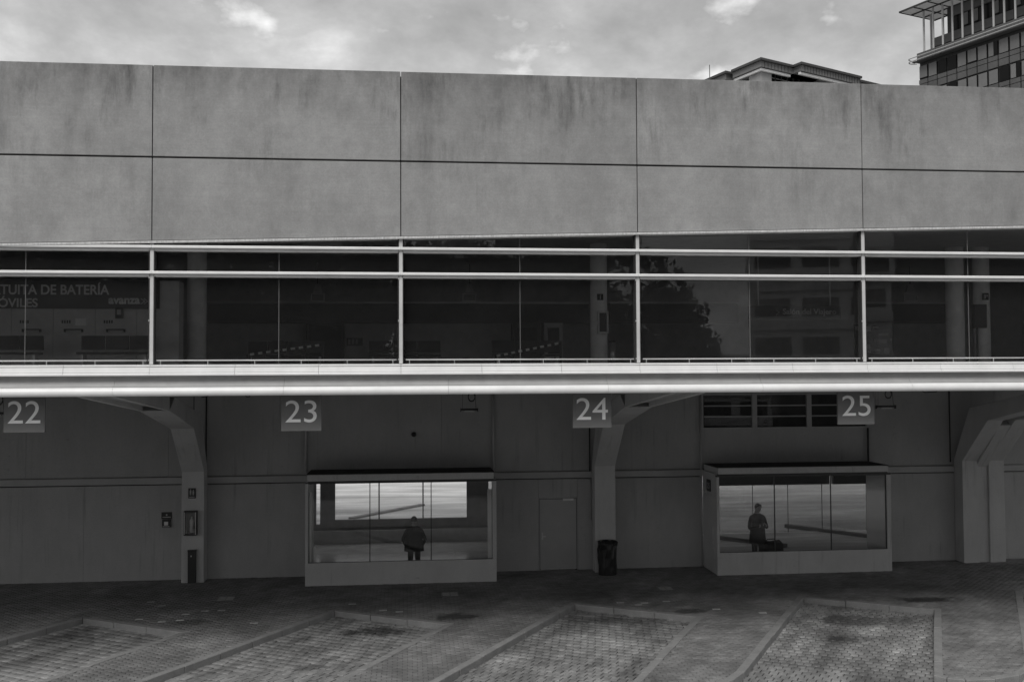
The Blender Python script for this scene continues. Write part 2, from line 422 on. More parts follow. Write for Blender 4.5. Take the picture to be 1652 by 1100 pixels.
def text_mesh(name, s, size, m, bold=0.0, depth=0.004, align='LEFT', sx=1.0, spacing=1.0, shear=0.0):
    cu = bpy.data.curves.new(name, 'FONT'); cu.body = s; cu.size = size; cu.extrude = depth; cu.offset = bold
    cu.align_x = align; cu.space_character = spacing; cu.shear = shear
    to = bpy.data.objects.new(name+'_tmp', cu); COL.objects.link(to)
    dg = bpy.context.evaluated_depsgraph_get(); dg.update()
    me = bpy.data.meshes.new_from_object(to.evaluated_get(dg))
    bpy.data.objects.remove(to); bpy.data.curves.remove(cu)
    v = np.empty(len(me.vertices)*3); me.vertices.foreach_get('co', v); v = v.reshape(-1, 3)
    v[:, 0] *= sx
    w = np.stack([v[:, 0], -v[:, 2], v[:, 1]], 1)      # stands upright, reads from -Y
    me.vertices.foreach_set('co', w.ravel()); me.update()
    me.materials.clear(); me.materials.append(m); me.name = name
    return me
def mesh_bounds(me):
    v = np.empty(len(me.vertices)*3); me.vertices.foreach_get('co', v); v = v.reshape(-1, 3)
    return v.min(0), v.max(0)
def fit_text(me, x0, x1, z0, z1):
    """scale text to a rectangle of the wall it stands on"""
    lo, hi = mesh_bounds(me)
    v = np.empty(len(me.vertices)*3); me.vertices.foreach_get('co', v); v = v.reshape(-1, 3)
    v[:, 0] = (v[:, 0]-lo[0])/(hi[0]-lo[0])*(x1-x0)+x0
    v[:, 2] = (v[:, 2]-lo[2])/(hi[2]-lo[2])*(z1-z0)+z0
    me.vertices.foreach_set('co', v.ravel()); me.update()
    return me

# ================================================================== THE GROUND
E_U = np.array([0.848, -0.530]); E_V = np.array([0.530, 0.848])      # across a bay / along a bay towards the building
BAY_W, BAY_STEP, N0, N1 = 3.12, 6.0, -2, 5
A0 = np.array([-7.78, 5.93])
def A_(i): return A0+np.array([BAY_STEP*i, 0.0])
YW = 10.447
ground = structure('ground', MB().box(-900, 900, -900, 1500, -1.2, -0.5), M['ground'])
yard = structure('yard', MB().box(-60, 60, -13.0, 10.2, -0.5, -0.155), M['asphalt'])
pavement = None
NOSE = [(10.05, -0.85), (10.2, -1.05), (10.5, -1.2), (11.1, -1.2), (11.7, -1.02), (12.15, -0.68), (12.5, -0.24)]
NOSE = [(x-(A0[0]+18), y-A0[1]) for x, y in NOSE]       # relative to the corner of its bay
def unit_path(i):
    a = A_(i); b = a+E_U*BAY_W
    return [a, b]+[a+np.array(n) for n in NOSE]+[A_(i+1)]
def offset_path(pts, w):
    pts = [np.array(p) for p in pts]; res = []
    for k, p in enumerate(pts):
        d0 = pts[k]-pts[k-1] if k > 0 else pts[1]-pts[0]
        d1 = pts[k+1]-pts[k] if k < len(pts)-1 else pts[-1]-pts[-2]
        n0 = np.array([-d0[1], d0[0]])/np.linalg.norm(d0); n1 = np.array([-d1[1], d1[0]])/np.linalg.norm(d1)
        n = n0+n1; n = n/(n@n)*2
        res.append(p+n*w)
    return res
mb = MB()
for i in range(N0, N1):
    up_ = unit_path(i); ins_ = offset_path(up_, 0.04)
    ins_[0] = up_[0]+E_V*.04-E_U*.04; ins_[-1] = up_[-1]+E_V*.04-E_U*.04
    pts = [tuple(p) for p in ins_]+[(ins_[-1][0], YW+0.3), (ins_[0][0], YW+0.3)]
    mb.poly(pts, -0.4, -0.012)
me = mb.mesh('pavement', M['mortar'])
bm = bmesh.new(); bm.from_mesh(me); bmesh.ops.triangulate(bm, faces=bm.faces); bm.to_mesh(me); bm.free()
pavement = structure('pavement', me, None)
bay_floor = structure('bus_bay', MB().box(-40, 45, -2.6, 8.2, -0.3, -0.15), M['mortar'])

# kerb stones
KW = 0.165
kerb_root = bpy.data.objects.new('kerb', None); COL.objects.link(kerb_root); kerb_root['kind'] = 'structure'
kerb_root.location = (0, 5, 0)
for i in range(N0, N1):
    pth = unit_path(i)
    pth = [pth[0]-(E_V*0.0)]+pth[1:]
    inn = offset_path(pth, KW)
    # at the corner shared with the next unit let the stones meet
    inn[0] = pth[0]+E_V*KW-E_U*KW; inn[-1] = pth[-1]+E_V*KW-E_U*KW
    for k in range(len(pth)-1):
        p, q, pi_, qi = pth[k], pth[k+1], inn[k], inn[k+1]
        ln = np.linalg.norm(q-p); n = max(1, round(ln/1.0))
        for s in range(n):
            g = 0.006/ln
            a, b = s/n+g, (s+1)/n-g
            dz = random.uniform(-.006, .008); e0 = random.uniform(-.006, .006)
            P0, P1, Q0, Q1 = p+(q-p)*a, p+(q-p)*b, pi_+(qi-pi_)*a, pi_+(qi-pi_)*b
            nn = (P0-Q0)/np.linalg.norm(P0-Q0)*e0
            z1 = 0.012+dz
            mbk = MB().hexa([(*(P0+nn), -.3), (*(P1+nn), -.3), (*Q1, -.3), (*Q0, -.3), (*(P0+nn), z1), (*(P1+nn), z1), (*Q1, z1), (*Q0, z1)])
            part('kerb_stone', mbk, M['kerb'], kerb_root, bevel=0.012)

# paving blocks: islands and walkway laid square to the building, bays laid along the bay
def uv(x, y, i):
    d = np.stack([x-A_(i)[0], y-A_(i)[1]], -1); return d@E_U, d@E_V
def lay(L_, W_, ang, xr, yr, inside, top, gap, jit, org=(0, 0), slope_jit=0.0):
    c, s = math.cos(ang), math.sin(ang)
    R_ = max(abs(xr[0]), abs(xr[1]), abs(yr[0]), abs(yr[1]))*1.5
    na, nb = int(R_/L_)+1, int(R_/W_)+1
    ia, ib = np.meshgrid(np.arange(-na, na), np.arange(-nb, nb))
    a = (ia+0.5*(ib % 2))*L_; b = ib*W_
    a, b = a.ravel(), b.ravel()
    x = org[0]+a*c-b*s; y = org[1]+a*s+b*c
    k = (x > xr[0]) & (x < xr[1]) & (y > yr[0]) & (y < yr[1])
    x, y = x[k], y[k]
    k = inside(x, y); x, y = x[k], y[k]
    z = top+rng.uniform(-jit, jit, len(x))
    return x, y, z
def in_poly(x, y, pts):
    c = np.zeros(len(x), bool); n = len(pts)
    for a in range(n):
        (x0, y0), (x1, y1) = pts[a], pts[(a+1) % n]
        k = ((y0 > y) != (y1 > y)) & (x < (x1-x0)*(y-y0)/(y1-y0+1e-12)+x0)
        c ^= k
    return c
def in_pavement(x, y):
    ok = np.zeros(len(x), bool)
    for i in range(N0, N1):
        q = offset_path(unit_path(i), .105)
        q[0] = unit_path(i)[0]+E_V*.105-E_U*.105; q[-1] = unit_path(i)[-1]+E_V*.105-E_U*.105
        ok |= in_poly(x, y, [tuple(p) for p in q]+[(q[-1][0], YW+.3), (q[0][0], YW+.3)])
    return ok & (y < YW-0.02)
def in_bay(x, y):
    ok = np.zeros(len(x), bool)
    for i in range(N0, N1+1):
        u, v = uv(x, y, i)
        ok |= (u > -0.05) & (u < BAY_W+.5) & (v < 0.05) & (v > -9.0)
    return ok & (y > -2.5)
def blocks(name, single, L_, W_, H_, ang, x, y, z, m, parent, gap, gapw, nsingle=300):
    hl, hw = L_/2-gap/2, W_/2-gapw/2; bv = 0.006
    c, s = math.cos(ang), math.sin(ang)
    q = np.array([(-hl, -hw), (hl, -hw), (hl, hw), (-hl, hw)])
    qi = np.array([(-hl+bv, -hw+bv), (hl-bv, -hw+bv), (hl-bv, hw-bv), (-hl+bv, hw-bv)])
    loc = np.concatenate([np.c_[q, np.full(4, -H_)], np.c_[q, np.full(4, -0.005)], np.c_[qi, np.zeros(4)]])
    faces = [(0,1,5,4),(1,2,6,5),(2,3,7,6),(3,0,4,7),(4,5,9,8),(5,6,10,9),(6,7,11,10),(7,4,8,11),(8,9,10,11)]
    d = np.array([x-CAM_POS[0], y-CAM_POS[1]])
    px = np.array([pix((a, b, c_)) for a, b, c_ in zip(x, y, z)])
    vis = (px[:, 0] > 0) & (px[:, 0] < 1652) & (px[:, 1] < 1098)
    order = np.argsort(np.where(vis, np.hypot(d[0], d[1]), 1e6))
    near = order[:nsingle]; rest = order[nsingle:]
    me1 = bpy.data.meshes.new(single); me1.from_pydata([tuple(p) for p in loc], [], faces); me1.materials.append(m)
    for k in near:
        o = bpy.data.objects.new(single, me1); COL.objects.link(o)
        o.location = (x[k], y[k], z[k]); o.rotation_euler = (random.gauss(0, .006), random.gauss(0, .006), ang+random.gauss(0, .012))
        o.parent = parent
    rot = np.array([[c, -s, 0], [s, c, 0], [0, 0, 1]])
    L0 = loc@rot.T
    n = len(rest)
    tilt = rng.normal(0, .006, (n, 2))
    V = np.repeat(L0[None], n, 0)
    V[:, :, 2] += L0[None, :, 0]*tilt[:, :1]+L0[None, :, 1]*tilt[:, 1:]
    V[:, :, 0] += x[rest][:, None]; V[:, :, 1] += y[rest][:, None]; V[:, :, 2] += z[rest][:, None]
    Fc = (np.array(faces)[None]+np.arange(n)[:, None, None]*12).reshape(-1, 4)
    me2 = bpy.data.meshes.new(name)
    me2.vertices.add(n*12); me2.vertices.foreach_set('co', V.ravel())
    me2.loops.add(len(Fc)*4); me2.loops.foreach_set('vertex_index', Fc.ravel().astype(np.int32))
    me2.polygons.add(len(Fc)); me2.polygons.foreach_set('loop_start', np.arange(0, len(Fc)*4, 4, dtype=np.int32))
    me2.update(calc_edges=True); me2.validate(); me2.materials.append(m)
    o = link(name, me2); o.parent = parent; o['kind'] = 'stuff'
    return o
x, y, z = lay(0.20, 0.10, 0, (-17, 24), (-1.4, YW), in_pavement, 0.0, 0.008, 0.0035)
blocks('paver_field', 'paver', 0.20, 0.10, 0.05, 0, x, y, z, M['paver'], pavement, 0.012, 0.008)
BA = math.atan2(E_U[1], E_U[0])
x, y, z = lay(0.17, 0.22, BA, (-16, 23), (-2.5, 6.2), in_bay, -0.128, 0.012, 0.006, org=tuple(A0))
blocks('cobble_field', 'cobble', 0.17, 0.22, 0.05, BA, x, y, z, M['cobble'], bay_floor, 0.021, 0.009)

# a few paler replacement pavers
M['pale_paver'] = mat('pale_paver', 0.42, 0.7, 0.25, 9, fine=0.15)
for (px, py) in ((237, 971), (255, 977), (301, 990), (228, 998), (263, 1002), (297, 1000), (336, 984), (363, 984), (573, 973), (621, 984), (642, 987), (1040, 972), (1003, 972), (1024, 975), (1072, 969), (1228, 988), (1150, 982), (408, 1005)):
    p = at(px, py, Z=0); a = round(p[0]/.2)*.2; b_ = round(p[1]/.1)*.1
    if not in_pavement(np.array([a]), np.array([b_]))[0]: continue
    part('pale_paver', MB().box(a-.093, a+.093, b_-.045, b_+.045, -.03, .0065), M['pale_paver'], pavement, bevel=.004)
# cover plates in the pavement
for (px, py, w, lab) in [(726, 958.5, 0.46, 'pale square cover plate in the dark paving below the left booth'),
                         (1074, 949.5, 0.40, 'pale cover plate in the paving between the bin and the right booth'),
                         (365, 965.5, 0.45, 'faint cover plate in the paving right of the left column')]:
    p = at(px, py, Z=0)
    t = thing('cover_plate', lab, 'cover plate', (p[0], p[1], 0), 'cover plates in the paving')
    part('rim', MB().box(p[0]-w/2, p[0]+w/2, p[1]-w/2, p[1]+w/2, -0.02, 0.012), M['grate'], t, bevel=0.004)
    for k in range(2):
        a = p[0]-w/2+0.03+k*(w-0.04)/2
        part('lid', MB().box(a, a+w/2-0.04, p[1]-w/2+0.03, p[1]+w/2-0.03, 0.0, 0.017), M['pale_cover'], t)

# ================================================================== THE STATION BUILDING
st = thing('bus_station', 'long bus station with a concrete parapet over a glazed upper floor and an open undercroft', 'building', (0, 0, 0))
MX0, MW = -4.749, 4.631
BAYS = range(-3, 6)
def mx_(i): return MX0+MW*i
Z_GUT0, Z_GUT1, Z_LIP, Z_SILLB, Z_SILL = 5.49, 5.615, 5.825, 5.955, 6.035
Z_T1, Z_T2 = 7.74, 8.225          # lower and upper transom centres
Z_JOINT, Z_TOP = 9.92, 11.66
def z_slant(x):                   # lower edge of the parapet climbs to the right
    return 8.222+(x+7.494)/(12.649+7.494)*(8.766-8.222)
# parapet panels
for i in BAYS:
    x0, x1 = mx_(i)+0.008, mx_(i+1)-0.008
    dy = random.uniform(-.004, .004)
    za, zb = z_slant(x0)+0.055, z_slant(x1)+0.055
    part('concrete_panel', MB().hexa([(x0, -.10+dy, za), (x1, -.10+dy, zb), (x1, .12, zb), (x0, .12, za),
         (x0, -.10+dy, Z_JOINT-.016), (x1, -.10+dy, Z_JOINT-.016), (x1, .12, Z_JOINT-.016), (x0, .12, Z_JOINT-.016)]), M['concrete'], st, bevel=0.008)
    dy = random.uniform(-.004, .004)
    part('concrete_panel', MB().box(x0, x1, -.10+dy, .12, Z_JOINT+.016, Z_TOP), M['concrete'], st, bevel=0.008)
    part('drip_trim', MB().hexa([(x0-.008, -.135, za-.055), (x1+.008, -.135, zb-.055), (x1+.008, .10, zb-.055), (x0-.008, .10, za-.055),
         (x0-.008, -.135, za-.012), (x1+.008, -.135, zb-.012), (x1+.008, .10, zb-.012), (x0-.008, .10, za-.012)]), M['trim'], st)
XL, XR = mx_(BAYS[0]), mx_(BAYS[-1]+1)
part('parapet_core', MB().hexa([(XL, .13, z_slant(XL)+.05), (XR, .13, z_slant(XR)+.05), (XR, .35, z_slant(XR)+.05), (XL, .35, z_slant(XL)+.05),
      (XL, .13, Z_TOP-.03), (XR, .13, Z_TOP-.03), (XR, .35, Z_TOP-.03), (XL, .35, Z_TOP-.03)]), M['dark_gap'], st)
part('roof', MB().box(XL, XR, .36, 20.0, 10.9, 11.2), M['roof_felt'], st)
# glazing: mullion fins, transoms, panes with a butt joint at mid bay
GY = 0.10
HEAD = 9.05
for i in list(BAYS)+[BAYS[-1]+1]:
    x = mx_(i)
    part('mullion', MB().box(x-.034, x+.034, -.075, GY-.012, Z_SILL+.001, z_slant(x)+.03), M['frame_metal'], st, bevel=0.006)
    g = MB(); g.box(x-.058, x-.0345, -.070, GY-.014, Z_SILL+.002, z_slant(x)+.02); g.box(x+.0345, x+.050, -.064, GY-.014, Z_SILL+.002, z_slant(x)+.02)
    part('gasket', g, M['gasket'], st)
    for z in (Z_SILL+.06, Z_SILL+.80, Z_T1-.1): part('bracket', MB().box(x-.055, x-.038, -.085, -.0705, z, z+.035), M['steel'], st)
for i in BAYS:
    x0, x1 = mx_(i)+.062, mx_(i+1)-.054
    xm = (mx_(i)+mx_(i+1))/2
    for zc_, hang in ((Z_T1, 0), (Z_T2, 0)):
        part('transom', MB().box(mx_(i)+.001, mx_(i+1)-.001, -.125, -.077, zc_-.016, zc_+.036), M['white_metal'], st, bevel=0.008)
        part('transom_web', MB().box(x0-.02, x1+.012, -.076, GY-.013, zc_-.064, zc_+.012), M['frame_metal'], st)
    for (za, zb) in ((Z_SILL+.004, Z_T1-.066), (Z_T1+.014, Z_T2-.066), (Z_T2+.014, None)):
        for (a, b_) in ((x0+.002, xm-.006), (xm+.006, x1-.002)):
            ta, tb = (zb, zb) if zb else (z_slant(a)+.25, z_slant(b_)+.25)
            q = [random.uniform(-.0035, .0035) for _ in range(3)]; q.append(q[0]+q[2]-q[1]); q = [q[0], q[1], q[2], q[3]]
            part('pane', MB().hexa([(a, GY-.012+q[0], za), (b_, GY-.012+q[1], za), (b_, GY+q[1], za), (a, GY+q[0], za), (a, GY-.012+q[3], ta), (b_, GY-.012+q[2], tb), (b_, GY+q[2], tb), (a, GY+q[3], ta)]), M['window_glass'], st)
    part('butt_joint', MB().box(xm-.005, xm+.005, GY-.014, GY+.002, Z_SILL+.004, z_slant(xm)+.2), M['joint_silicone'], st)
    # low guard rail before the glass
    r = MB().tube([(x0+.03, -.045, Z_SILL+.072), (x1-.03, -.045, Z_SILL+.072)], .012, 8)
    rail = part('guard_rail', r, M['frame_metal'], st, smooth=True)
    for k in range(6):
        xp = x0+.1+(x1-x0-.2)*k/5
        part('rail_post', MB().box(xp-.005, xp+.005, -.05, -.04, Z_SILL, Z_SILL+.064), M['frame_metal'], rail)
# sill, fascia, cove and round gutter, in lengths
def arc(cy, cz, r, a0, a1, n): return [(cy+r*math.cos(math.radians(a0+(a1-a0)*k/n)), cz+r*math.sin(math.radians(a0+(a1-a0)*k/n))) for k in range(n+1)]
seg = MW/3
k = 0; xx = XL
while xx < XR-0.01:
    a, b_ = xx+.003, xx+seg-.003
    j = random.uniform(-.003, .003)
    part('sill_cap', MB().prism_x([(-.155+j, Z_SILL-.045), (-.155+j, Z_SILL-.012), (GY+.1, Z_SILL), (GY+.1, Z_SILL-.045)], a, b_), M['white_metal'], st)
    part('fascia_panel', MB().prism_x([(-.185+j, Z_SILLB-.075), (-.172+j, Z_SILL-.055), (.1, Z_SILL-.055), (.1, Z_SILLB-.075)], a, b_), M['white_metal'], st)
    part('fascia_lip', MB().prism_x([(-.225+j, Z_LIP), (-.225+j, Z_LIP+.03), (-.19, Z_SILLB-.081), (.1, Z_SILLB-.081), (.1, Z_LIP)], a, b_), M['white_metal'], st)
    xx += seg
seg2 = MW*2/3; xx = XL+.9
while xx < XR-0.01:
    a, b_ = xx+.002, xx+seg2-.002
    cove = [(-.09, Z_LIP-.004)]+[(-.075-.10*(t**2), Z_LIP-.004-(Z_LIP-.004-Z_GUT1)*t) for t in (0.15, .3, .45, .6, .75, .9, 1.0)]+[(.1, Z_GUT1), (.1, Z_LIP-.004)]
    part('cove_panel', MB().prism_x(cove, a, b_), M['cove_metal'], st)
    rr = (Z_GUT1-Z_GUT0)
    roll = [(.1, Z_GUT1-.006), (-.18, Z_GUT1-.006)]+arc(-.18, Z_GUT1-.006-rr*.72, rr*.72, 92, 235, 14)+[(-.10, Z_GUT0-.01), (.1, Z_GUT0-.01)]
    part('gutter', MB().prism_x(roll, a, b_), M['white_metal'], st, smooth=False)
    xx += seg2
# slabs
part('soffit', MB().box(XL, XR, .11, YW+.2, Z_GUT0+.06, Z_GUT0+.16), M['soffit'], st)
part('upper_floor', MB().box(XL, XR, .21, 16.3, Z_GUT0+.17, Z_SILL-.06), M['int_floor'], st)
part('upper_ceiling', MB().box(XL, XR, .36, 16.3, 9.35, 9.5), M['int_ceiling'], st)

# undercroft back wall: lower panels, ledge, upper wall; openings behind the two booths
K = [dict(x0=-2.83, x1=2.47), dict(x0=8.91, x1=14.27)]
Z_LEDGE0, Z_LEDGE1 = 2.73, 2.93
def wall_run(x0, x1, z0, z1, y, m, name, step=2.9):
    n = max(1, round((x1-x0)/step)); w = (x1-x0)/n
    for k in range(n):
        part(name, MB().box(x0+k*w+.003, x0+(k+1)*w-.003, y+random.uniform(0, .004), y+.2, z0, z1), m, st)
DX0, DX1 = X_(870.5, YW, 860), X_(931, YW, 860)
DZ1 = Z_(804, YW, 900)
for (a, b_) in ((XL, K[0]['x0']-.01), (K[0]['x1']+.01, DX0-.03), (DX1+.03, K[1]['x0']-.01), (K[1]['x1']+.01, XR)):
    wall_run(a, b_, -.1, Z_LEDGE0-.035, YW, M['wall_paint'], 'wall_panel')
part('wall_panel', MB().box(DX0-.027, DX1+.027, YW+.002, YW+.2, DZ1+.03, Z_LEDGE0-.035), M['wall_paint'], st)
for (a, b_) in ((XL, K[0]['x0']+.02), (K[0]['x1']-.02, K[1]['x0']+.02), (K[1]['x1']-.02, XR)):
    part('ledge', MB().prism_x([(YW-.05, Z_LEDGE0), (YW-.05, Z_LEDGE1-.02), (YW+.03, Z_LEDGE1), (YW+.2, Z_LEDGE1), (YW+.2, Z_LEDGE0)], a, b_), M['ledge'], st)
LX0, LX1 = X_(1131, YW, 660), X_(1402, YW, 660)
LZ0, LZ1 = Z_(691, YW, 1266), Z_(634, YW, 1266)
wall_run(XL, LX0-.01, Z_LEDGE1+.004, Z_GUT0+.05, YW+.06, M['wall_paint_upper'], 'upper_wall_panel', 4)
wall_run(LX0-.004, LX1+.004, Z_LEDGE1+.004, LZ0-.003, YW+.06, M['wall_paint_upper'], 'upper_wall_panel', 9)
wall_run(LX1+.01, XR, Z_LEDGE1+.004, Z_GUT0+.05, YW+.06, M['wall_paint_upper'], 'upper_wall_panel', 4)
part('wall_head', MB().box(LX0-.004, LX1+.004, YW+.06, YW+.2, LZ1+.003, Z_GUT0+.055), M['wall_paint_upper'], st)
# shop window strip high on the wall (three lights, each with two glazing bars)
fr = MB()
fr.box(LX0, LX1, YW+.03, YW+.12, LZ0, LZ0+.045); fr.box(LX0, LX1, YW+.03, YW+.12, LZ1-.05, LZ1)
cols = [LX0+.04, X_(1218, YW, 660), X_(1306, YW, 660), LX1-.04]
hi_win = part('high_window', fr, M['ledge'], st)
for k, c in enumerate(cols):
    w = .04 if k in (0, 3) else .075
    part('window_post', MB().box(c-w, c+w, YW+.025, YW+.115, LZ0+.046, LZ1-.051), M['ledge'], hi_win)
for k in range(3):
    a, b_ = cols[k]+.08, cols[k+1]-.08
    h = (LZ1-LZ0-.095)/3
    for r in range(3):
        z0 = LZ0+.046+h*r
        part('window_pane', MB().box(a, b_, YW+.08, YW+.09, z0+.02, z0+h-.02), M['window_glass'], hi_win)
        if r: part('glazing_bar', MB().box(a, b_, YW+.05, YW+.11, z0-.018, z0+.018), M['ledge'], hi_win)
part('window_back', MB().box(LX0-.3, LX1+.3, YW+1.2, YW+1.25, LZ0-.3, LZ1+.2), M['int_dark'], st)
for (a, b_) in ((XL, K[0]['x0']-.01), (K[0]['x1']+.01, K[1]['x0']-.01), (K[1]['x1']+.01, XR)):
    part('leak_backing', MB().box(a, b_, YW+.203, YW+.216, -.1, Z_LEDGE1), M['dark_gap'], st)  # dark backing added to stop light leaking through the wall joints
part('leak_backing', MB().box(XL, LX0-.3, YW+.263, YW+.28, Z_LEDGE1-.2, Z_GUT0+.055).box(LX1+.3, XR, YW+.263, YW+.28, Z_LEDGE1-.2, Z_GUT0+.055).box(LX0-.299, LX1+.299, YW+.263, YW+.28, Z_LEDGE1-.2, LZ0-.06), M['dark_gap'], st)
part('window_leak_box', MB().box(LX0-.3, LX1+.3, YW+.28, YW+1.2, LZ0-.09, LZ0-.05).box(LX0-.3, LX0-.25, YW+.281, YW+1.19, LZ0-.04, LZ1+.2).box(LX1+.25, LX1+.3, YW+.281, YW+1.19, LZ0-.04, LZ1+.2), M['int_dark'], st)  # box added to keep leaking hall light out behind the high window
# plain door
door = part('door', MB().box(DX0+.016, DX1-.016, YW+.012, YW+.044, .03, DZ1-.016), M['door_paint'], st)
part('door_shadow_gap', MB().box(DX0+.0005, DX1-.0005, YW+.045, YW+.07, .001, DZ1-.0005), M['gasket'], door)
part('door_frame', MB().box(DX0-.026, DX0, YW-.006, YW+.1, 0, DZ1+.026).box(DX1, DX1+.026, YW-.006, YW+.1, 0, DZ1+.026).box(DX0+.001, DX1-.001, YW-.006, YW+.1, DZ1, DZ1+.026), M['door_paint'], st)
hx = X_(875, YW, 864)
part('door_handle', MB().box(hx-.02, hx+.02, YW-.004, YW+.0115, Z_(870, YW, 875), Z_(859, YW, 875)).box(hx-.01, hx+.09, YW-.05, YW-.03, Z_(866, YW, 875), Z_(864, YW, 875)), M['steel'], door)
part('door_closer', MB().box(X_(908, YW, 805), X_(925, YW, 805), YW-.05, YW+.011, Z_(807, YW, 915), Z_(803.8, YW, 915)), M['steel'], door)
part('kick_plate', MB().box(DX0+.03, DX1-.03, YW+.004, YW+.0115, .02, .045), M['steel'], door)
# pipes and cable ducts down the wall
def pipe(px, y0, y1, r=.028, m='ledge', Y=None):
    Y = Y or YW-.01
    p0, p1 = at(px, y0, Y=Y), at(px, y1, Y=Y)
    part('wall_pipe', MB().tube([(p0[0], Y, p0[2]), (p0[0], Y, p1[2])], r, 8), M[m], st, smooth=True)
pipe(493.5, 640, 762, .035); pipe(795.5, 632, 760, .035); pipe(1130, 640, 914, .03); pipe(1400, 690, 748, .03, 'dark_gap')
pipe(951, 690, 765, .022, 'dark_gap'); pipe(952.5, 772, 838, .02, 'ledge'); pipe(333, 640, 765, .02, 'dark_gap', YW+.04)
pipe(313, 640, 676, .012, 'dark_gap', 10.1)
pipe(1531, 628, 745, .02, 'dark_gap', YW+.04)

# portal columns: shaft at the wall, then a box rib that leans out and sweeps up under the soffit towards the facade
def column(xc, w, dark=False):
    # (Y front, Z front, Y back, Z back) of the rib stations
    zk = Z_(761, 9.95, 311)
    stns = [(9.95, -.1, 10.43, -.1, w), (9.95, zk, 10.43, zk, w), (8.55, Z_(691.5, 8.55, 290), 9.5, 4.75, w*1.0), (5.5, Z_(663, 5.5, 240), 6.1, 5.3, w*1.14)]
    mbc = MB(); n = len(stns)
    for (yf, zf, yb, zb, ww) in stns:
        mbc.v += [(xc-ww/2, yf, zf), (xc+ww/2, yf, zf), (xc+ww/2, yb, zb), (xc-ww/2, yb, zb)]
    for k in range(n-1):
        b = k*4
        for j in range(4): mbc.f.append((b+j, b+(j+1) % 4, b+4+(j+1) % 4, b+4+j))
    mbc.f += [(3, 2, 1, 0), tuple((n-1)*4+j for j in range(4))]
    c = part('column', mbc, M['column_paint'], st, bevel=0.012)
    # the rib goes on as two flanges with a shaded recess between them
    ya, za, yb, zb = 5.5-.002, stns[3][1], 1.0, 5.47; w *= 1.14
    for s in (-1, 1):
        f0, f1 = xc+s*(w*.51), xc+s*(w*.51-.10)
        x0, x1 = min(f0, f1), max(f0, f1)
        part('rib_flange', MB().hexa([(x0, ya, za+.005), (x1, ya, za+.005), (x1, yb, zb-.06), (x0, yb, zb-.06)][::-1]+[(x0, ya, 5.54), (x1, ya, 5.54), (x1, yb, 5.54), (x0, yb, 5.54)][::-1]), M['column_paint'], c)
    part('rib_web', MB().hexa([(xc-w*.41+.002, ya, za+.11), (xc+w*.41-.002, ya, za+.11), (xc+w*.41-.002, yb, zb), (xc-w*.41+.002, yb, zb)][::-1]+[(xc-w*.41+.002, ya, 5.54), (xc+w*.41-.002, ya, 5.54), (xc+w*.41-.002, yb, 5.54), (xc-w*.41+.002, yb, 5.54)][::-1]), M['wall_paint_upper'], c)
    return c
column(-6.04, .62); column(5.81, .62); column(17.20, .50); column(18.06, .50); column(-18.0, .62)
part('column_infill', MB().box(17.455, 17.805, 10.02, 10.42, -.1, 2.93).hexa([(17.455, 10.02, 2.935), (17.805, 10.02, 2.935), (17.805, 10.42, 2.935), (17.455, 10.42, 2.935), (17.455, 8.75, 4.25), (17.805, 8.75, 4.25), (17.805, 9.5, 4.7), (17.455, 9.5, 4.7)]), M['column_paint'], st)

# ground floor hall behind the wall, open to the far side
HY0, HY1 = YW+.22, 16.4
hall_floor = part('hall_floor', MB().box(XL, XR, 9.12, HY1+.2, -.14, -.016), M['int_floor'], st)
for r in range(5):
    for c in range(8):
        a, b_ = -4.2+c*1.15, -4.2+(c+1)*1.15
        y0, y1 = 10.5+r*1.16, 10.5+(r+1)*1.16
        part('floor_tile', MB().box(a+.008, b_-.008, y0+.008, y1-.008, -.012, .0), M['hall_floor'], hall_floor)
for c in range(16):       # tactile strip
    a = .12+c*.085
    part('tactile_bar', MB().box(a, a+.035, 11.3, 12.0, .001, .009), M['white_print'], hall_floor)
part('hall_ceiling', MB().box(XL, XR, HY0+.01, HY1+.15, 3.3, 3.4), M['int_ceiling'], st)
for xx in (XL, 5.0, 7.0, XR-.2):
    part('hall_side_wall', MB().box(xx, xx+.15, HY0+.01, HY1-.01, -.01, 3.29), M['hall_wall'], st)
# far wall of the left hall with one wide window and added openings that brighten the hall, far wall of the right hall fully glazed
WX0, WX1 = X_(540.5, HY1, 800), X_(753, HY1, 800)
WZ0, WZ1 = Z_(836.5, HY1, 646), 2.75
SX = [X_(p_, HY1, 800) for p_ in (503.5, 510, 516.5)]  # added slit and side opening stand in for brightly lit posts
fw = MB(); fw.box(SX[0], SX[1], HY1, HY1+.15, -.01, 3.29); fw.box(SX[2], WX0, HY1, HY1+.15, -.01, 3.29); fw.box(SX[1]+.001, SX[2]-.001, HY1, HY1+.15, -.01, Z_(846, HY1, 513)); fw.box(-12, SX[0]-.001, HY1, HY1+.15, -.01, Z_(815, HY1, 499)); fw.box(WX1, 3.7, HY1, HY1+.15, -.01, 3.29); fw.box(WX0+.001, WX1-.001, HY1, HY1+.15, -.01, WZ0); fw.box(WX0+.001, WX1-.001, HY1, HY1+.15, WZ1, 3.29)
part('hall_far_wall', fw, M['hall_wall'], st)
for px in (611.5, 682.5):
    c = X_(px, HY1, 800); part('hall_mullion', MB().box(c-.022, c+.022, HY1+.04, HY1+.1, WZ0+.001, WZ1-.001), M['booth_frame'], st)
part('hall_skirting', MB().box(-4.2, 4.4, HY1-.32, HY1-.01, .001, .42), M['counter'], st)
part('lounge_floor', MB().box(7.16, XR-.21, HY0+.02, HY1+.19, -.0155, -.008), M['far_yard'], st)
rx0, rx1 = 7.15, XR-.21
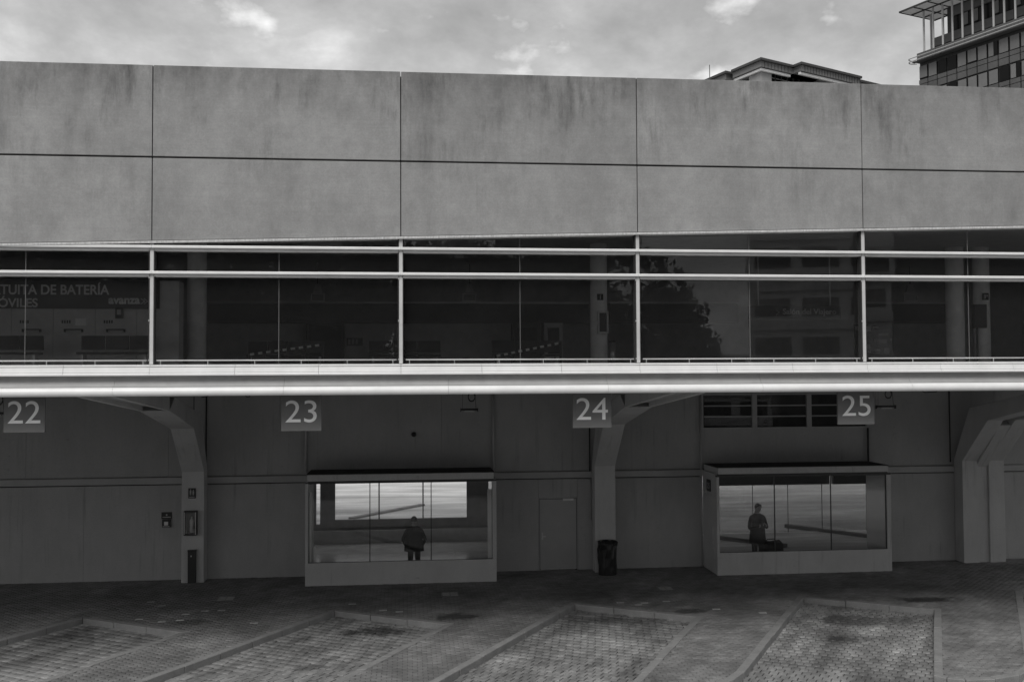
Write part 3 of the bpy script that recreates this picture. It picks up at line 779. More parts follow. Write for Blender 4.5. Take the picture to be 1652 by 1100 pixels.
for px in (1215, 1272, 1327, 1399):
    c = X_(px, HY1, 830); part('hall_mullion', MB().box(c-.006, c+.006, HY1+.02, HY1+.07, 0, 3.29), M['booth_frame'], st)
part('hall_pane', MB().box(rx0+.01, rx1, HY1+.078, HY1+.09, 0, 3.29), M['tinted_glass'], st)
part('hall_bulkhead', MB().box(X_(1150, 14.5, 770), X_(1338, 14.5, 770), 14.5, 14.7, Z_(782, 14.5, 1250), 3.29).box(X_(1338, 14.5, 770)+.15, XR-.25, 14.5, 14.7, Z_(780, 14.5, 1400), 3.29), M['int_dark'], st)

# yard on the far side, seen through the booths
far_yard = structure('far_yard', MB().box(-60, 70, HY1+.21, 80, -.5, -.03), M['far_yard'])
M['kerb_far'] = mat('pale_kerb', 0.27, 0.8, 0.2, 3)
M['kerb_mirrored'] = mat('mirrored_kerb_bar', 0.16, 0.8, 0.15, 3)  # for the bars that imitate mirrored kerbs
def far_bar(px0, py0, px1, py1, w, h, label, mm_='kerb_mirrored'):
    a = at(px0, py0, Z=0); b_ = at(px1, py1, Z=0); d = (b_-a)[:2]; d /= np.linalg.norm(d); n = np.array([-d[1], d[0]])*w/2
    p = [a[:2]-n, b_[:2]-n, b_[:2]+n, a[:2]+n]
    o = link('kerb_bar', MB().poly([tuple(q) for q in p], -.05, h).mesh('kerb_bar', M[mm_], bevel=.01)); tag(o, label, 'kerb', 'dark kerbs of the far yard'); return o

# ================================================================== GLAZED WAITING BOOTHS
def booth(kx0, kx1, yf, gl, gr_, gt, gb, slab, mull, label, group='glazed waiting booths'):
    t = thing('waiting_booth', label, 'glazed booth', ((kx0+kx1)/2, yf+.7, 0), group)
    yb = YW-.008
    jw = gl-kx0
    part('base_panel', MB().box(kx0, kx1, yf, yf+.16, -.05, gb), M['booth_paint'], t, bevel=.008)
    for (a, b_) in ((kx0, gl), (gr_, kx1)):
        part('jamb', MB().box(a, b_, yf+.001, yf+.12, gb+.001, gt), M['booth_paint'], t, bevel=.006)
    part('head_rail', MB().box(kx0, kx1, yf+.002, yf+.12, gt+.002, slab[0]-.03), M['booth_frame'], t)
    part('head_filler', MB().box(kx0+.06, kx1-.08, yf+.03, yf+.16, slab[0]-.029, slab[0]-.001), M['booth_frame'], t)
    part('roof_slab', MB().box(kx0+.05, kx1-.07, yf+.012, yb, slab[0], slab[1]), M['booth_paint'], t, bevel=.008)
    part('roof_felt', MB().box(kx0+.03, kx1-.05, yf+.03, yb, slab[1]+.002, slab[1]+.02), M['roof_felt'], t)
    for (a, b_) in ((kx0+.002, kx0+.10), (kx1-.10, kx1-.002)):
        part('side_wall', MB().box(a, b_, yf+.162, yb, -.05, slab[0]-.002), M['booth_paint'], t)
    xs = [gl]+mull+[gr_]
    for k in range(len(xs)-1):
        part('booth_pane', MB().box(xs[k]+.012, xs[k+1]-.012, yf+.05, yf+.06, gb+.012, gt-.012), M['booth_glass'], t)
    for c in mull:
        part('glazing_post', MB().box(c-.0115, c+.0115, yf+.035, yf+.075, gb+.002, gt-.001), M['booth_frame'], t)
    f = MB()
    f.box(gl+.0005, gl+.0115, yf+.03, yf+.09, gb+.013, gt-.013); f.box(gr_-.0115, gr_-.0005, yf+.03, yf+.09, gb+.013, gt-.013)
    f.box(gl+.0005, gr_-.0005, yf+.03, yf+.09, gb+.0005, gb+.0115); f.box(gl+.0005, gr_-.0005, yf+.03, yf+.09, gt-.0115, gt-.0005)
    part('glass_frame', f, M['booth_frame'], t)
    part('reflector_lining', MB().box(kx1-.112, kx1-.102, yf+.17, yb-.01, gb, slab[0]-.04), M['reflector_steel'], t)  # lining added to reflect hall light over the dark end wall
    # stout sill inside the glass
    part('inner_sill', MB().box(kx0+.11, kx1-.11, yf+.162, yf+.24, gb-.12, gb-.02), M['booth_paint'], t)
    return t
YF = 9.05
def kx(px, py=850): return X_(px, YF, py)
def kz(py, px): return Z_(py, YF, px)
b23 = booth(kx(492.3), kx(801), YF, kx(497), kx(794.5), kz(778, 645), kz(905, 645), (kz(774.5, 645), kz(764, 645)), [kx(596.7), kx(695.7)],
            'grey glazed waiting booth below sign 23 with a lone person standing behind the glass')
b25 = booth(kx(1157), kx(1438.3), YF, kx(1161), kx(1431.5), kz(767.5, 1296), kz(888.5, 1296), (kz(763, 1296), kz(753, 1296)), [kx(1251), kx(1342)],
            'grey glazed waiting booth near sign 25 with its dark left side in view')
# bright side posts inside the left booth
for (px0, px1, y) in ((497.6, 502.5, 9.35), (786, 792.5, 9.35)):
    part('inner_post', MB().box(X_(px0, y), X_(px1, y), y, y+.06, -.01, 2.55), M['white_metal'], b23)
# side door and bay number on the left flank of the right booth
bx = kx(1157)-.001
part('flank_door', MB().box(bx-.012, bx, 9.30, 10.25, .04, 2.2), M['booth_paint'], b25)
part('flank_handle', MB().box(bx-.05, bx-.0125, 9.36, 9.39, .75, 1.35), M['steel'], b25)
part('flank_bracket', MB().box(bx-.16, bx-.002, 9.98, 10.02, 2.28, 2.31).box(bx-.06, bx-.0015, 9.95, 10.06, 2.22, 2.36), M['steel'], b25)
pl = part('flank_plate', MB().box(bx-.022, bx-.002, 9.62, 9.98, 2.34, 2.68), M['black'], b25)
tm = text_mesh('flank_number', '25', .22, M['grey_print'], .002)
lo, hi = mesh_bounds(tm)
v = np.empty(len(tm.vertices)*3); tm.vertices.foreach_get('co', v); v = v.reshape(-1, 3)
vv = np.stack([np.full(len(v), bx-.0225)+v[:, 1]*.3, 9.95-(v[:, 0]-lo[0])*.26/(hi[0]-lo[0])-.02, 2.42+(v[:, 2]-lo[2])*.17/(hi[2]-lo[2])], 1)
tm.vertices.foreach_set('co', vv.ravel()); tm.update()
part('flank_number', tm, None, pl)
# two bars imitating bay kerbs mirrored in the glass, then one far-yard kerb
far_bar(1268, 849, 1440, 871, .22, .10, 'added bar imitating a mirrored kerb in the right booth, right of the standing person')
far_bar(1150, 868, 1268, 882, .22, .10, 'added bar imitating a mirrored kerb at knee height of the person in the right booth')
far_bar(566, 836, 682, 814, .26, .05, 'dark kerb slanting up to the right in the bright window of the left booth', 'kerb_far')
fwall = link('boundary_wall', MB().box(-60, 70, 62, 62.4, -.1, 3.2).mesh('boundary_wall', M['retaining']))
tag(fwall, 'long grey boundary wall at the back of the far yard', 'wall')

# ================================================================== NUMBER SIGNS hung under the edge
def num_sign(txt, x0, x1, ytop, ybot, dx0, dx1, dy0, dy1, Y, label):
    a, b_ = at(x0, ybot, Y=Y), at(x1, ybot, Y=Y)
    z0 = (a[2]+b_[2])/2; z1 = Z_GUT0+.05
    t = thing('bay_number_sign', label, 'number sign', ((a[0]+b_[0])/2, Y, z0), 'number signs over the bus bays')
    part('plate', MB().box(a[0], b_[0], Y, Y+.05, z0, z1), M['sign_plate'], t, bevel=.004)
    me = text_mesh('number', txt, .5, M['sign_digit'], 0.0, .003)
    d0, d1 = at(dx0, dy1, Y=Y), at(dx1, dy0, Y=Y)
    fit_text(me, d0[0], d1[0], d0[2], d1[2])
    v = np.empty(len(me.vertices)*3); me.vertices.foreach_get('co', v); v = v.reshape(-1, 3); v[:, 1] += Y-.0035
    me.vertices.foreach_set('co', v.ravel()); me.update()
    part('number', me, None, t)
    for xx in (a[0]+.1, b_[0]-.1):
        part('hanger', MB().box(xx-.012, xx+.012, Y+.051, Y+.075, z1-.25, z1+.005), M['steel'], t)
SY = 0.35
num_sign('22', 5.5, 72, 634, 697.5, 12.5, 65.5, 646.5, 683, SY, 'grey square sign with a white 22 under the gutter at far left')
num_sign('23', 453.5, 518.5, 633, 695, 460.5, 511, 645.5, 681.5, SY, 'grey square sign with a white 23 above and left of the left booth')
num_sign('24', 924.5, 986.5, 631, 690, 930, 980.5, 641.5, 677, SY, 'grey square sign with a white 24 overlapping the middle column')
num_sign('25', 1352, 1411, 626, 684.5, 1359, 1404, 637.5, 671, SY, 'grey square sign with a white 25 in front of the high window strip')

# ================================================================== SMALL FITTINGS IN THE UNDERCROFT
CF = 9.95      # front face of the columns
def on(px0, px1, py0, py1, Y): # rectangle on a plane -> x0,x1,z0,z1
    a, b_ = at(px0, py1, Y=Y), at(px1, py0, Y=Y); return a[0], b_[0], a[2], b_[2]
# extinguisher cabinet
x0, x1, z0, z1 = on(298, 319, 823, 862.5, CF)
t = thing('extinguisher_cabinet', 'black glazed fire extinguisher cabinet on the left column', 'extinguisher cabinet', ((x0+x1)/2, CF-.12, z0))
part('back_plate', MB().box(x0, x1, CF-.02, CF-.001, z0, z1), M['black'], t)
f = MB(); f.box(x0, x0+.04, CF-.16, CF-.021, z0, z1); f.box(x1-.04, x1, CF-.16, CF-.021, z0, z1); f.box(x0+.041, x1-.041, CF-.16, CF-.021, z0, z0+.04); f.box(x0+.041, x1-.041, CF-.16, CF-.021, z1-.05, z1)
part('case', f, M['dark_box'], t, bevel=.006)
xc = (x0+x1)/2+.03
part('extinguisher', MB().lathe([(.03, .06), (.055, .07), (.058, .38), (.04, .43), (.02, .45), (.02, .5)], (xc, CF-.085, z0+.02), 12), M['grey_print'], t, smooth=True)
part('hose', MB().tube([(xc-.02, CF-.09, z0+.52), (xc-.09, CF-.1, z0+.45), (xc-.085, CF-.1, z0+.2)], .01, 6), M['black'], t)
part('front_glass', MB().box(x0+.042, x1-.042, CF-.158, CF-.150, z0+.042, z1-.052), M['window_glass'], t)
part('case_edge', MB().box(x1-.036, x1-.02, CF-.166, CF-.161, z0+.03, z1-.03).box(x0+.015, x0+.03, CF-.166, CF-.161, z0+.03, z1-.03), M['steel'], t)
# pictogram plate above it: two small figures
x0, x1, z0, z1 = on(304, 316, 787, 803.5, CF)
t = thing('pictogram_sign', 'small black sign with two pale figures on the left column', 'sign', ((x0+x1)/2, CF, z0))
part('plate', MB().box(x0, x1, CF-.02, CF-.001, z0, z1), M['black'], t)
def figure(mbf, cx_, zb, h, Y):
    mbf.box(cx_-.022, cx_+.022, Y-.004, Y, zb+h*.32, zb+h*.76); mbf.box(cx_-.02, cx_-.004, Y-.004, Y, zb, zb+h*.315); mbf.box(cx_+.004, cx_+.02, Y-.004, Y, zb, zb+h*.315)
    mbf.tube([(cx_, Y-.004, zb+h*.9), (cx_, Y, zb+h*.9)], h*.1, 8)
pg = MB(); w = x1-x0
figure(pg, x0+w*.3, z0+.09, .17, CF-.021); figure(pg, x0+w*.68, z0+.09, .15, CF-.021)
pg.box(x0+w*.12, x1-w*.12, CF-.025, CF-.021, z0+.03, z0+.05)
part('figures', pg, M['grey_print'], t)
# call point beside the column
x0, x1, z0, z1 = on(260.5, 277.5, 825.5, 850, YW)
t = thing('call_point', 'grey call box with a small sign plate left of the left column', 'call point', ((x0+x1)/2, YW, z0))
zm = z0+(z1-z0)*.52
part('sign_plate', MB().box(x0, x1, YW-.015, YW-.001, zm+.01, z1), M['dark_box'], t)
part('print', MB().box(x0+.03, x1-.03, YW-.019, YW-.0155, zm+.05, zm+.075).box((x0+x1)/2-.02, (x0+x1)/2+.02, YW-.019, YW-.0155, zm+.1, zm+.15), M['grey_print'], t)
part('box', MB().box(x0+.03, x1-.03, YW-.07, YW-.001, z0, zm), M['dark_box'], t, bevel=.006)
part('button', MB().box(x0+.09, x1-.09, YW-.085, YW-.0705, z0+.06, zm-.06), M['steel'], t)
part('rim', MB().box(x0+.05, x1-.05, YW-.08, YW-.0705, z0+.015, z0+.04), M['grey_print'], t)
# tall narrow dark box at the foot of the column
x0, x1, _, z1 = on(302.5, 315.5, 888.5, 940, CF-.12)
t = thing('cable_housing', 'tall narrow dark metal box standing at the foot of the left column', 'metal box', ((x0+x1)/2, CF-.06, 0))
part('housing', MB().box(x0, x1, CF-.12, CF-.002, 0.004, z1), M['dark_box'], t, bevel=.008)
part('lid', MB().box(x0-.008, x1+.008, CF-.128, CF-.002, z1+.001, z1+.025), M['black'], t)
part('lock', MB().box(x0+.08, x0+.11, CF-.127, CF-.1205, z1-.16, z1-.12), M['steel'], t)
# litter bin lined with a black bag
p = at(980, 926, Z=0)
t = thing('litter_bin', 'round litter bin lined with a crumpled black bag beside the middle column', 'bin', (p[0], p[1], 0))
mbb = MB(); seg = 28; prof = [(.262, .0), (.265, .25), (.268, .5), (.272, .72), (.278, .84), (.284, .9), (.285, .93), (.268, .945), (.24, .93), (.22, .85)]
for r, z in prof:
    for k in range(seg):
        w = 2*math.pi*k/seg
        j = (.020*math.sin(3*w+z*9)+.014*math.sin(7*w-z*17)+random.uniform(-.010, .010))*min(1, z*1.6)
        dz = .018*math.sin(2*w+1)+.012*math.sin(5*w) if z > .8 else 0
        mbb.v.append((p[0]+(r+j)*math.cos(w), p[1]+(r+j)*math.sin(w), z*1.0+dz+.004))
for i in range(len(prof)-1):
    for k in range(seg): mbb.f.append((i*seg+k, i*seg+(k+1) % seg, (i+1)*seg+(k+1) % seg, (i+1)*seg+k))
mbb.f.append(tuple(range(seg-1, -1, -1)))
part('bag', mbb, M['bag_black'], t, smooth=False)
part('foot_ring', MB().lathe([(.25, 0.002), (.255, .003), (.255, .03), (.25, .031)], (p[0], p[1], 0), 20), M['dark_box'], t)
part('hoop', MB().tube([(p[0]+.268*math.cos(a*math.pi/12), p[1]+.268*math.sin(a*math.pi/12), .955) for a in range(25)], .012, 6), M['black'], t)
# hanging strip lights, each with a coil of cable above
def lamp(px, py, wpx, label, Y=5.5):
    c = at(px, py, Y=Y); w = wpx/FPX*(Y+19.4)/2
    t = thing('strip_light', label, 'lamp', (c[0], Y, c[2]), 'strip lights hung from the soffit')
    part('housing', MB().box(c[0]-w, c[0]+w, Y-.06, Y+.06, c[2], c[2]+.05), M['black'], t, bevel=.006)
    part('tube_cover', MB().box(c[0]-w*.6, c[0]+w*.6, Y-.045, Y+.045, c[2]-.035, c[2]-.001), M['grey_print'], t)
    part('end_cap', MB().box(c[0]-w-.02, c[0]-w-.001, Y-.04, Y+.04, c[2]-.03, c[2]+.06).box(c[0]+w+.001, c[0]+w+.02, Y-.04, Y+.04, c[2]-.03, c[2]+.06), M['black'], t)
    part('wire', MB().tube([(c[0]-w*.85, Y, c[2]+.05), (c[0]-w*.8, Y, 5.56)], .004, 5), M['black'], t)
    part('wire', MB().tube([(c[0]+w*.85, Y, c[2]+.05), (c[0]+w*.65, Y, 5.56)], .006, 5), M['black'], t)
    coil = [(c[0]+w*.3+.085*math.cos(a*.5), Y+.01*math.sin(a), 5.27+.11*math.sin(a*.5)+.01*math.sin(a*1.3)) for a in range(40)]
    part('cable_coil', MB().tube([(c[0]+w*.3+.085, Y, 5.56)]+coil, .012, 6), M['black'], t)
lamp(757, 662, 26, 'black strip light on two wires above the right end of the left booth')
lamp(1429, 657, 32, 'black strip light hanging just right of sign 25')
lamp(-6, 668, 26, 'black strip light left of sign 22, its end at the left edge of the photo')
# flat lights under the soffit
for (px, py, lab, m_) in [(682, 635.5, 'thin dark flat light under the soffit right of sign 23', 'black'), (245, 636.5, 'thin dark flat light under the soffit by the left column', 'black'), (1570, 629, 'thin pale flat light under the soffit at far right', 'grey_print')]:
    c = at(px, py, Y=6.5)
    t = thing('soffit_light', lab, 'lamp', (c[0], 6.5, 5.55), 'flat lights fixed under the soffit')
    part('tray', MB().box(c[0]-.2, c[0]+.2, 6.4, 6.6, c[2]-.01, c[2]+.02), M[m_], t)
    part('stem', MB().box(c[0]-.02, c[0]+.02, 6.48, 6.52, c[2]+.021, 5.56), M['black'], t)
# camera dome on the wall
c = at(667.5, 700.5, Y=YW+.05)
t = thing('camera_dome', 'small dark camera dome on the wall above the left booth', 'camera', (c[0], YW+.05, c[2]))
part('base', MB().tube([(c[0], YW+.058, c[2]), (c[0], YW+.02, c[2])], .075, 14), M['dark_box'], t)
part('dome', MB().tube([(c[0], YW+.019, c[2]), (c[0], YW-.02, c[2]), (c[0], YW-.045, c[2]), (c[0], YW-.05, c[2])], [.06, .055, .035, .01], 12), M['black'], t, smooth=True)
# loose cables under the soffit
def cable(name, label, pts, Y, r=.012):
    q = [at(a, b, Y=Y) for a, b in pts]
    o = link('loose_cable', MB().tube([tuple(v) for v in q], r, 6).mesh('loose_cable', M['black'], True)); tag(o, label, 'cable', 'cables hanging under the soffit'); return o
cable('c', 'black cable loop hanging under the soffit between signs 22 and 23', [(393, 628), (394, 636), (398, 640), (402, 640), (405, 635), (405, 628)], 6.0)
cable('c', 'black cable curving under the soffit right of the left column', [(352, 628), (343, 634), (335, 639), (325, 641)], 6.0)
cable('c', 'black cable sagging under the soffit at the right end', [(1462, 622), (1483, 628), (1492, 633), (1510, 632), (1517, 626), (1520, 620)], 6.0)
# small hooks on the arms
for (px, py, lab) in [(282, 667, 'thin dark cable draped along the top of the left column arm'), (1000, 662, 'thin dark cable draped along the top of the middle column arm')]:
    sgn = 1 if px > 600 else -1
    cable('c', lab, [(px, py), (px+sgn*5, py-5), (px+sgn*12, py-10), (px+sgn*25, py-15), (px+sgn*40, py-19)], 8.6, .011)

# ================================================================== UPPER HALL INTERIOR
IB = 15.9
part('interior_back_wall', MB().box(XL, XR, IB, IB+.2, Z_SILL-.05, 9.34), M['int_wall'], st)
for c_ in ((317.5, 7.4, .49), (966, 7.4, .46), (1541, 7.4, .49), (1584, 7.4, .44), (-350, 7.4, .49)):
    xx = X_(c_[0], c_[1], 520); part('interior_column', MB().lathe([(c_[2]/2, Z_SILL-.055), (c_[2]/2, 9.345)], (xx, c_[1], 0), 24), M['int_column'], st, smooth=True)
for (a, b_) in ((335, 950), (984, 1190), (1395, 1525)):
    x0, x1, z0, z1 = on(a, b_, 489, 521, 12.6)
    part('bulkhead', MB().box(x0, x1, 12.6, 12.9, z0, z1), M['int_dark'], st)
    part('light_track', MB().box(x0, x1, 12.5, 12.59, z1-.03, z1+.03), M['frame_metal'], st)
part('corner_wall', MB().box(XL, XL+.2, .4, IB-.01, Z_SILL-.055, 9.34), M['int_wall'], st)
part('corner_wall', MB().box(XR-.2, XR, .4, IB-.01, Z_SILL-.055, 9.34), M['int_wall'], st)
# locker / ticket counter wall on the left with the banner above
CYL = 6.5
tk = thing('locker_wall', 'pale wall of charging lockers with small shelves behind the left window', 'lockers', (X_(120, CYL, 540), CYL, 5.97))
seams = [-190, -118, -50, 18, 85.5, 153.5, 220.5, 289]
zf = Z_SILL-.058
zt = Z_(452.5, CYL, 120)
for k in range(len(seams)-1):
    a, b_ = X_(seams[k], CYL, 540), X_(seams[k+1], CYL, 540)
    lk = part('locker', MB().box(a+.006, b_-.006, CYL, CYL+.5, zf, zt), M['counter'], tk)
    if k < 6:
        s0 = seams[k]
        x0, x1, z0, z1 = on(s0+20, s0+49, 531, 536, CYL)
        part('shelf', MB().box(x0, x1, CYL-.14, CYL-.001, z1-.02, z1).box(x0, x0+.015, CYL-.12, CYL-.001, z0, z1-.021).box(x1-.015, x1, CYL-.12, CYL-.001, z0, z1-.021), M['int_dark'], lk)
        x0, x1, z0, z1 = on(s0+14, s0+30, 516.5, 521.5, CYL)
        pm = MB(); n = 4
        for q in range(n): pm.box(x0+(x1-x0)*q/n, x0+(x1-x0)*(q+.6)/n, CYL-.006, CYL-.001, z0, z1)
        part('label_print', pm, M['int_dark'], lk)
x0, x1, z0, z1 = on(121.5, 139, 513.5, 525, CYL)
nt_ = link('notice', MB().box(x0, x1, CYL-.006, CYL-.001, z0, z1).mesh('notice', M['white_metal'])); tag(nt_, 'white paper notice stuck on the locker wall', 'notice')
x0, x1, z0, z1 = on(188, 200, 496, 514, CYL)
t = thing('wall_device', 'small dark device hanging below the banner by the locker wall', 'wall device', ((x0+x1)/2, CYL, z0))
part('case', MB().box(x0, x1, CYL-.12, CYL-.052, z0, z1), M['int_dark'], t); part('screen', MB().box(x0+.04, x1-.04, CYL-.125, CYL-.1205, z0+.09, z1-.06), M['grey_print'], t)
# banner
x0, x1, z0, z1 = on(-190, 258, 453, 497.5, CYL)
bn = thing('banner', 'dark banner reading GRATUITA DE BATERÍA above the lockers behind the left window', 'banner', ((x0+x1)/2, CYL-.05, z0))
part('board', MB().box(x0, x1, CYL-.05, CYL-.002, z0, z1), M['banner'], bn)
def print_on(name, s, px0, px1, py0, py1, Y, m, parent, bold=0.0, spacing=1.0):
    me = text_mesh(name, s, .3, m, bold, .002, spacing=spacing)
    a, b_ = at(px0, py1, Y=Y), at(px1, py0, Y=Y)
    fit_text(me, a[0], b_[0], a[2], b_[2])
    v = np.empty(len(me.vertices)*3); me.vertices.foreach_get('co', v); v = v.reshape(-1, 3); v[:, 1] += Y-.0025
    me.vertices.foreach_set('co', v.ravel()); me.update()
    return part(name, me, None, parent)
print_on('lettering', 'GRATUITA DE BATERÍA', -41, 176.5, 455.5, 475, CYL-.05, M['banner_text'], bn, .006)
print_on('lettering', 'MÓVILES', -19, 61, 477.5, 495.5, CYL-.05, M['banner_text'], bn, .006)
print_on('brand_lettering', 'avanza', 175, 226, 481, 490.5, CYL-.05, M['banner_text'], bn, .010)
cv = MB()
for k, (dx, dz) in enumerate(((0, 0), (5, 0))):
    for s in (-1, 1):
        p0 = at(227+dx, 486-s*4.5, Y=CYL-.054); p1 = at(233.5+dx, 486, Y=CYL-.054)
        cv.tube([tuple(p0), tuple(p1)], .010, 5)
part('brand_mark', cv, M['banner_text'], bn)
# benches
def bench(px0, px1, py0, py1, Y, label):
    x0, x1, z0, z1 = on(px0, px1, py0, py1, Y)
    t = thing('bench', label, 'bench', ((x0+x1)/2, Y, zf), 'dark benches in the upper hall')
    n = max(2, round((x1-x0)/.6)); w = (x1-x0)/n
    zs = zf+.42
    for k in range(n):
        part('backrest', MB().box(x0+k*w+.01, x0+(k+1)*w-.01, Y+.42, Y+.47, zs+.06, max(z1, zs+.4)), M['int_dark'], t, bevel=.008)
        part('seat', MB().box(x0+k*w+.01, x0+(k+1)*w-.01, Y, Y+.42, zs-.05, zs), M['black'], t, bevel=.008)
    for xx in (x0+.1, x1-.14):
        part('leg', MB().box(xx, xx+.05, Y+.1, Y+.38, zf+.001, zs-.051), M['steel'], t)
bench(-20, 60, 556, 578, 5.2, 'dark bench before the lockers at the left edge of the photo')
bench(121, 240, 556, 578, 5.2, 'long dark bench before the lockers just left of the first mullion')
bench(396, 522, 556, 578, 9.0, 'dark bench behind the second window bay near the dark doorway')
bench(594, 712, 553, 578, 9.0, 'dark bench seen behind the second mullion from the left')
bench(795, 905, 556, 578, 9.0, 'dark bench left of the interior column in the middle bay')
# striped barrier bars
def barrier(px0, py0, px1, py1, label, Y=7.0):
    a, b_ = at(px0, py0, Y=Y), at(px1, py1, Y=Y)
    t = thing('striped_bar', label, 'barrier bar', (a[0], Y, zf), 'striped barrier bars in the upper hall')
    part('bar', MB().tube([tuple(a), tuple(b_)], .026, 8), M['black'], t)
    n = 9
    for k in range(n):
        s0, s1 = (k+.1)/n, (k+.62)/n
        part('stripe', MB().tube([tuple(a+(b_-a)*s0), tuple(a+(b_-a)*s1)], .031, 8), M['white_metal'], t)
    part('post', MB().box(b_[0]-.03, b_[0]+.03, Y+.04, Y+.1, zf+.001, b_[2]+.05), M['int_dark'], t)
    part('post', MB().box(a[0]-.03, a[0]+.03, Y+.04, Y+.1, zf+.001, a[2]+.05), M['int_dark'], t)
barrier(402, 572, 520, 556, 'black and white striped bar rising to the right in the second window bay')
barrier(800, 574.5, 905, 553, 'black and white striped bar rising to the right in the middle window bay')
# dark doorway and poster on the back wall
x0, x1, z0, z1 = on(494, 555, 521, 577, 12.7)
t = thing('dark_doorway', 'dark doorway in the back of the hall seen through the second window bay', 'doorway', ((x0+x1)/2, 12.7, zf))
part('leaf', MB().box(x0+.08, x1-.08, 12.72, 12.78, zf+.001, z1-.08), M['black'], t)
part('frame', MB().box(x0, x0+.079, 12.68, 12.82, zf+.001, z1).box(x1-.079, x1, 12.68, 12.82, zf+.001, z1).box(x0+.08, x1-.08, 12.68, 12.82, z1-.079, z1), M['int_dark'], t)
part('partition', MB().box(X_(335, 13, 550), x0-.005, 12.95, 13.05, zf, Z_(521, 12.95, 430)), M['int_wall'], st)
part('partition', MB().box(x1+.005, X_(830, 13, 550), 12.95, 13.05, zf, Z_(521, 12.95, 700)), M['int_wall'], st)
x0, x1, z0, z1 = on(559, 585, 545, 557.5, 12.9)
t = thing('poster', 'small dark poster on the hall wall right of the dark doorway', 'poster', ((x0+x1)/2, 12.9, z0))
part('frame', MB().box(x0, x1, 12.91, 12.945, z0, z1), M['int_dark'], t)
part('print', MB().box(x0+.05, x0+.12, 12.9, 12.909, z0+.04, z1-.04).box(x0+.17, x0+.24, 12.9, 12.909, z0+.04, z1-.04).box(x0+.29, x0+.36, 12.9, 12.909, z0+.04, z1-.04), M['grey_print'], t)
# vending machines
for (a, b_, lab) in ((828, 872, 'dark vending machine behind the middle window bay left of the hall column'), (878, 908, 'pale machine with a dark panel beside the vending machine')):
    x0, x1, z0, z1 = on(a, b_, 521, 577, 12.2)
    t = thing('vending_machine', lab, 'machine', ((x0+x1)/2, 12.5, zf), 'machines in the upper hall')
    part('body', MB().box(x0, x1, 12.2, 12.85, zf+.001, z1), M['int_dark' if a < 850 else 'counter'], t, bevel=.01)
    part('front', MB().box(x0+.12, x1-.12, 12.18, 12.199, zf+.5, z1-.15), M['black'], t)
# things on the hall column behind the third mullion
x0, x1, z0, z1 = on(964, 981, 502, 538, 7.05)
t = thing('hose_cabinet', 'black framed fire hose cabinet on the hall column behind the middle window bay', 'hose cabinet', ((x0+x1)/2, 7.05, z0))
part('box', MB().box(x0+.03, x1-.03, 7.06, 7.14, z0+.03, z1-.03), M['black'], t)
part('frame', MB().box(x0, x0+.045, 7.0, 7.12, z0, z1).box(x1-.045, x1, 7.0, 7.12, z0, z1).box(x0+.046, x1-.046, 7.0, 7.12, z0, z0+.045).box(x0+.046, x1-.046, 7.0, 7.12, z1-.045, z1), M['frame_metal'], t)
part('hinge', MB().box(x0-.02, x0-.001, 7.02, 7.06, (z0+z1)/2-.05, (z0+z1)/2+.05), M['white_metal'], t)
x0, x1, z0, z1 = on(964, 973.5, 474, 484, 7.05)
t = thing('hose_sign', 'small square sign above the hose cabinet on the hall column', 'sign', ((x0+x1)/2, 7.07, z0))
part('plate', MB().box(x0, x1, 7.07, 7.12, z0, z1), M['black'], t); part('symbol', MB().box(x0+.07, x1-.07, 7.062, 7.069, z0+.03, z1-.03), M['grey_print'], t)
# cylindrical bin beside it
c = at(988, 577, Y=9.5)
t = thing('metal_post', 'short pale metal post right of the hall column', 'post', (c[0], 9.5, zf)); part('tube', MB().lathe([(.09, zf+.001), (.09, Z_(552, 9.5, 988))], (c[0], 9.5, 0), 14), M['steel'], t, smooth=True); part('cap', MB().lathe([(.1, Z_(552, 9.5, 988)), (.1, Z_(552, 9.5, 988)+.04)], (c[0], 9.5, 0), 14), M['black'], t)
for (px, lab) in ((512, 'small lantern with a pyramid hood above the dark doorway'), (757.5, 'small lantern with a pyramid hood right of the second mullion'), (1470, 'small lantern with a pyramid hood right of the fourth mullion')):
    x0, x1, z0, z1 = on(px-11, px+11, 473, 486, 12.3)
    t = thing('hall_lantern', lab, 'lantern', ((x0+x1)/2, 12.35, z0), 'lanterns in the upper hall')
    f = MB(); f.box(x0, x1, 12.3, 12.4, z0, z0+.03); f.box(x0, x1, 12.3, 12.4, z1-.03, z1); f.box(x0, x0+.03, 12.3, 12.4, z0+.031, z1-.031); f.box(x1-.03, x1, 12.3, 12.4, z0+.031, z1-.031)
    part('frame', f, M['steel'], t)
    part('hood', MB().hexa([(x0+.08, 12.3, z1+.03), (x1-.08, 12.3, z1+.03), (x1-.08, 12.42, z1+.03), (x0+.08, 12.42, z1+.03), (x0+.15, 12.33, z1+.3), (x1-.15, 12.33, z1+.3), (x1-.15, 12.39, z1+.3), (x0+.15, 12.39, z1+.3)]), M['steel'], t)
    part('stem', MB().box((x0+x1)/2-.01, (x0+x1)/2+.01, 12.35, 12.37, z1+.301, 9.34), M['black'], t)
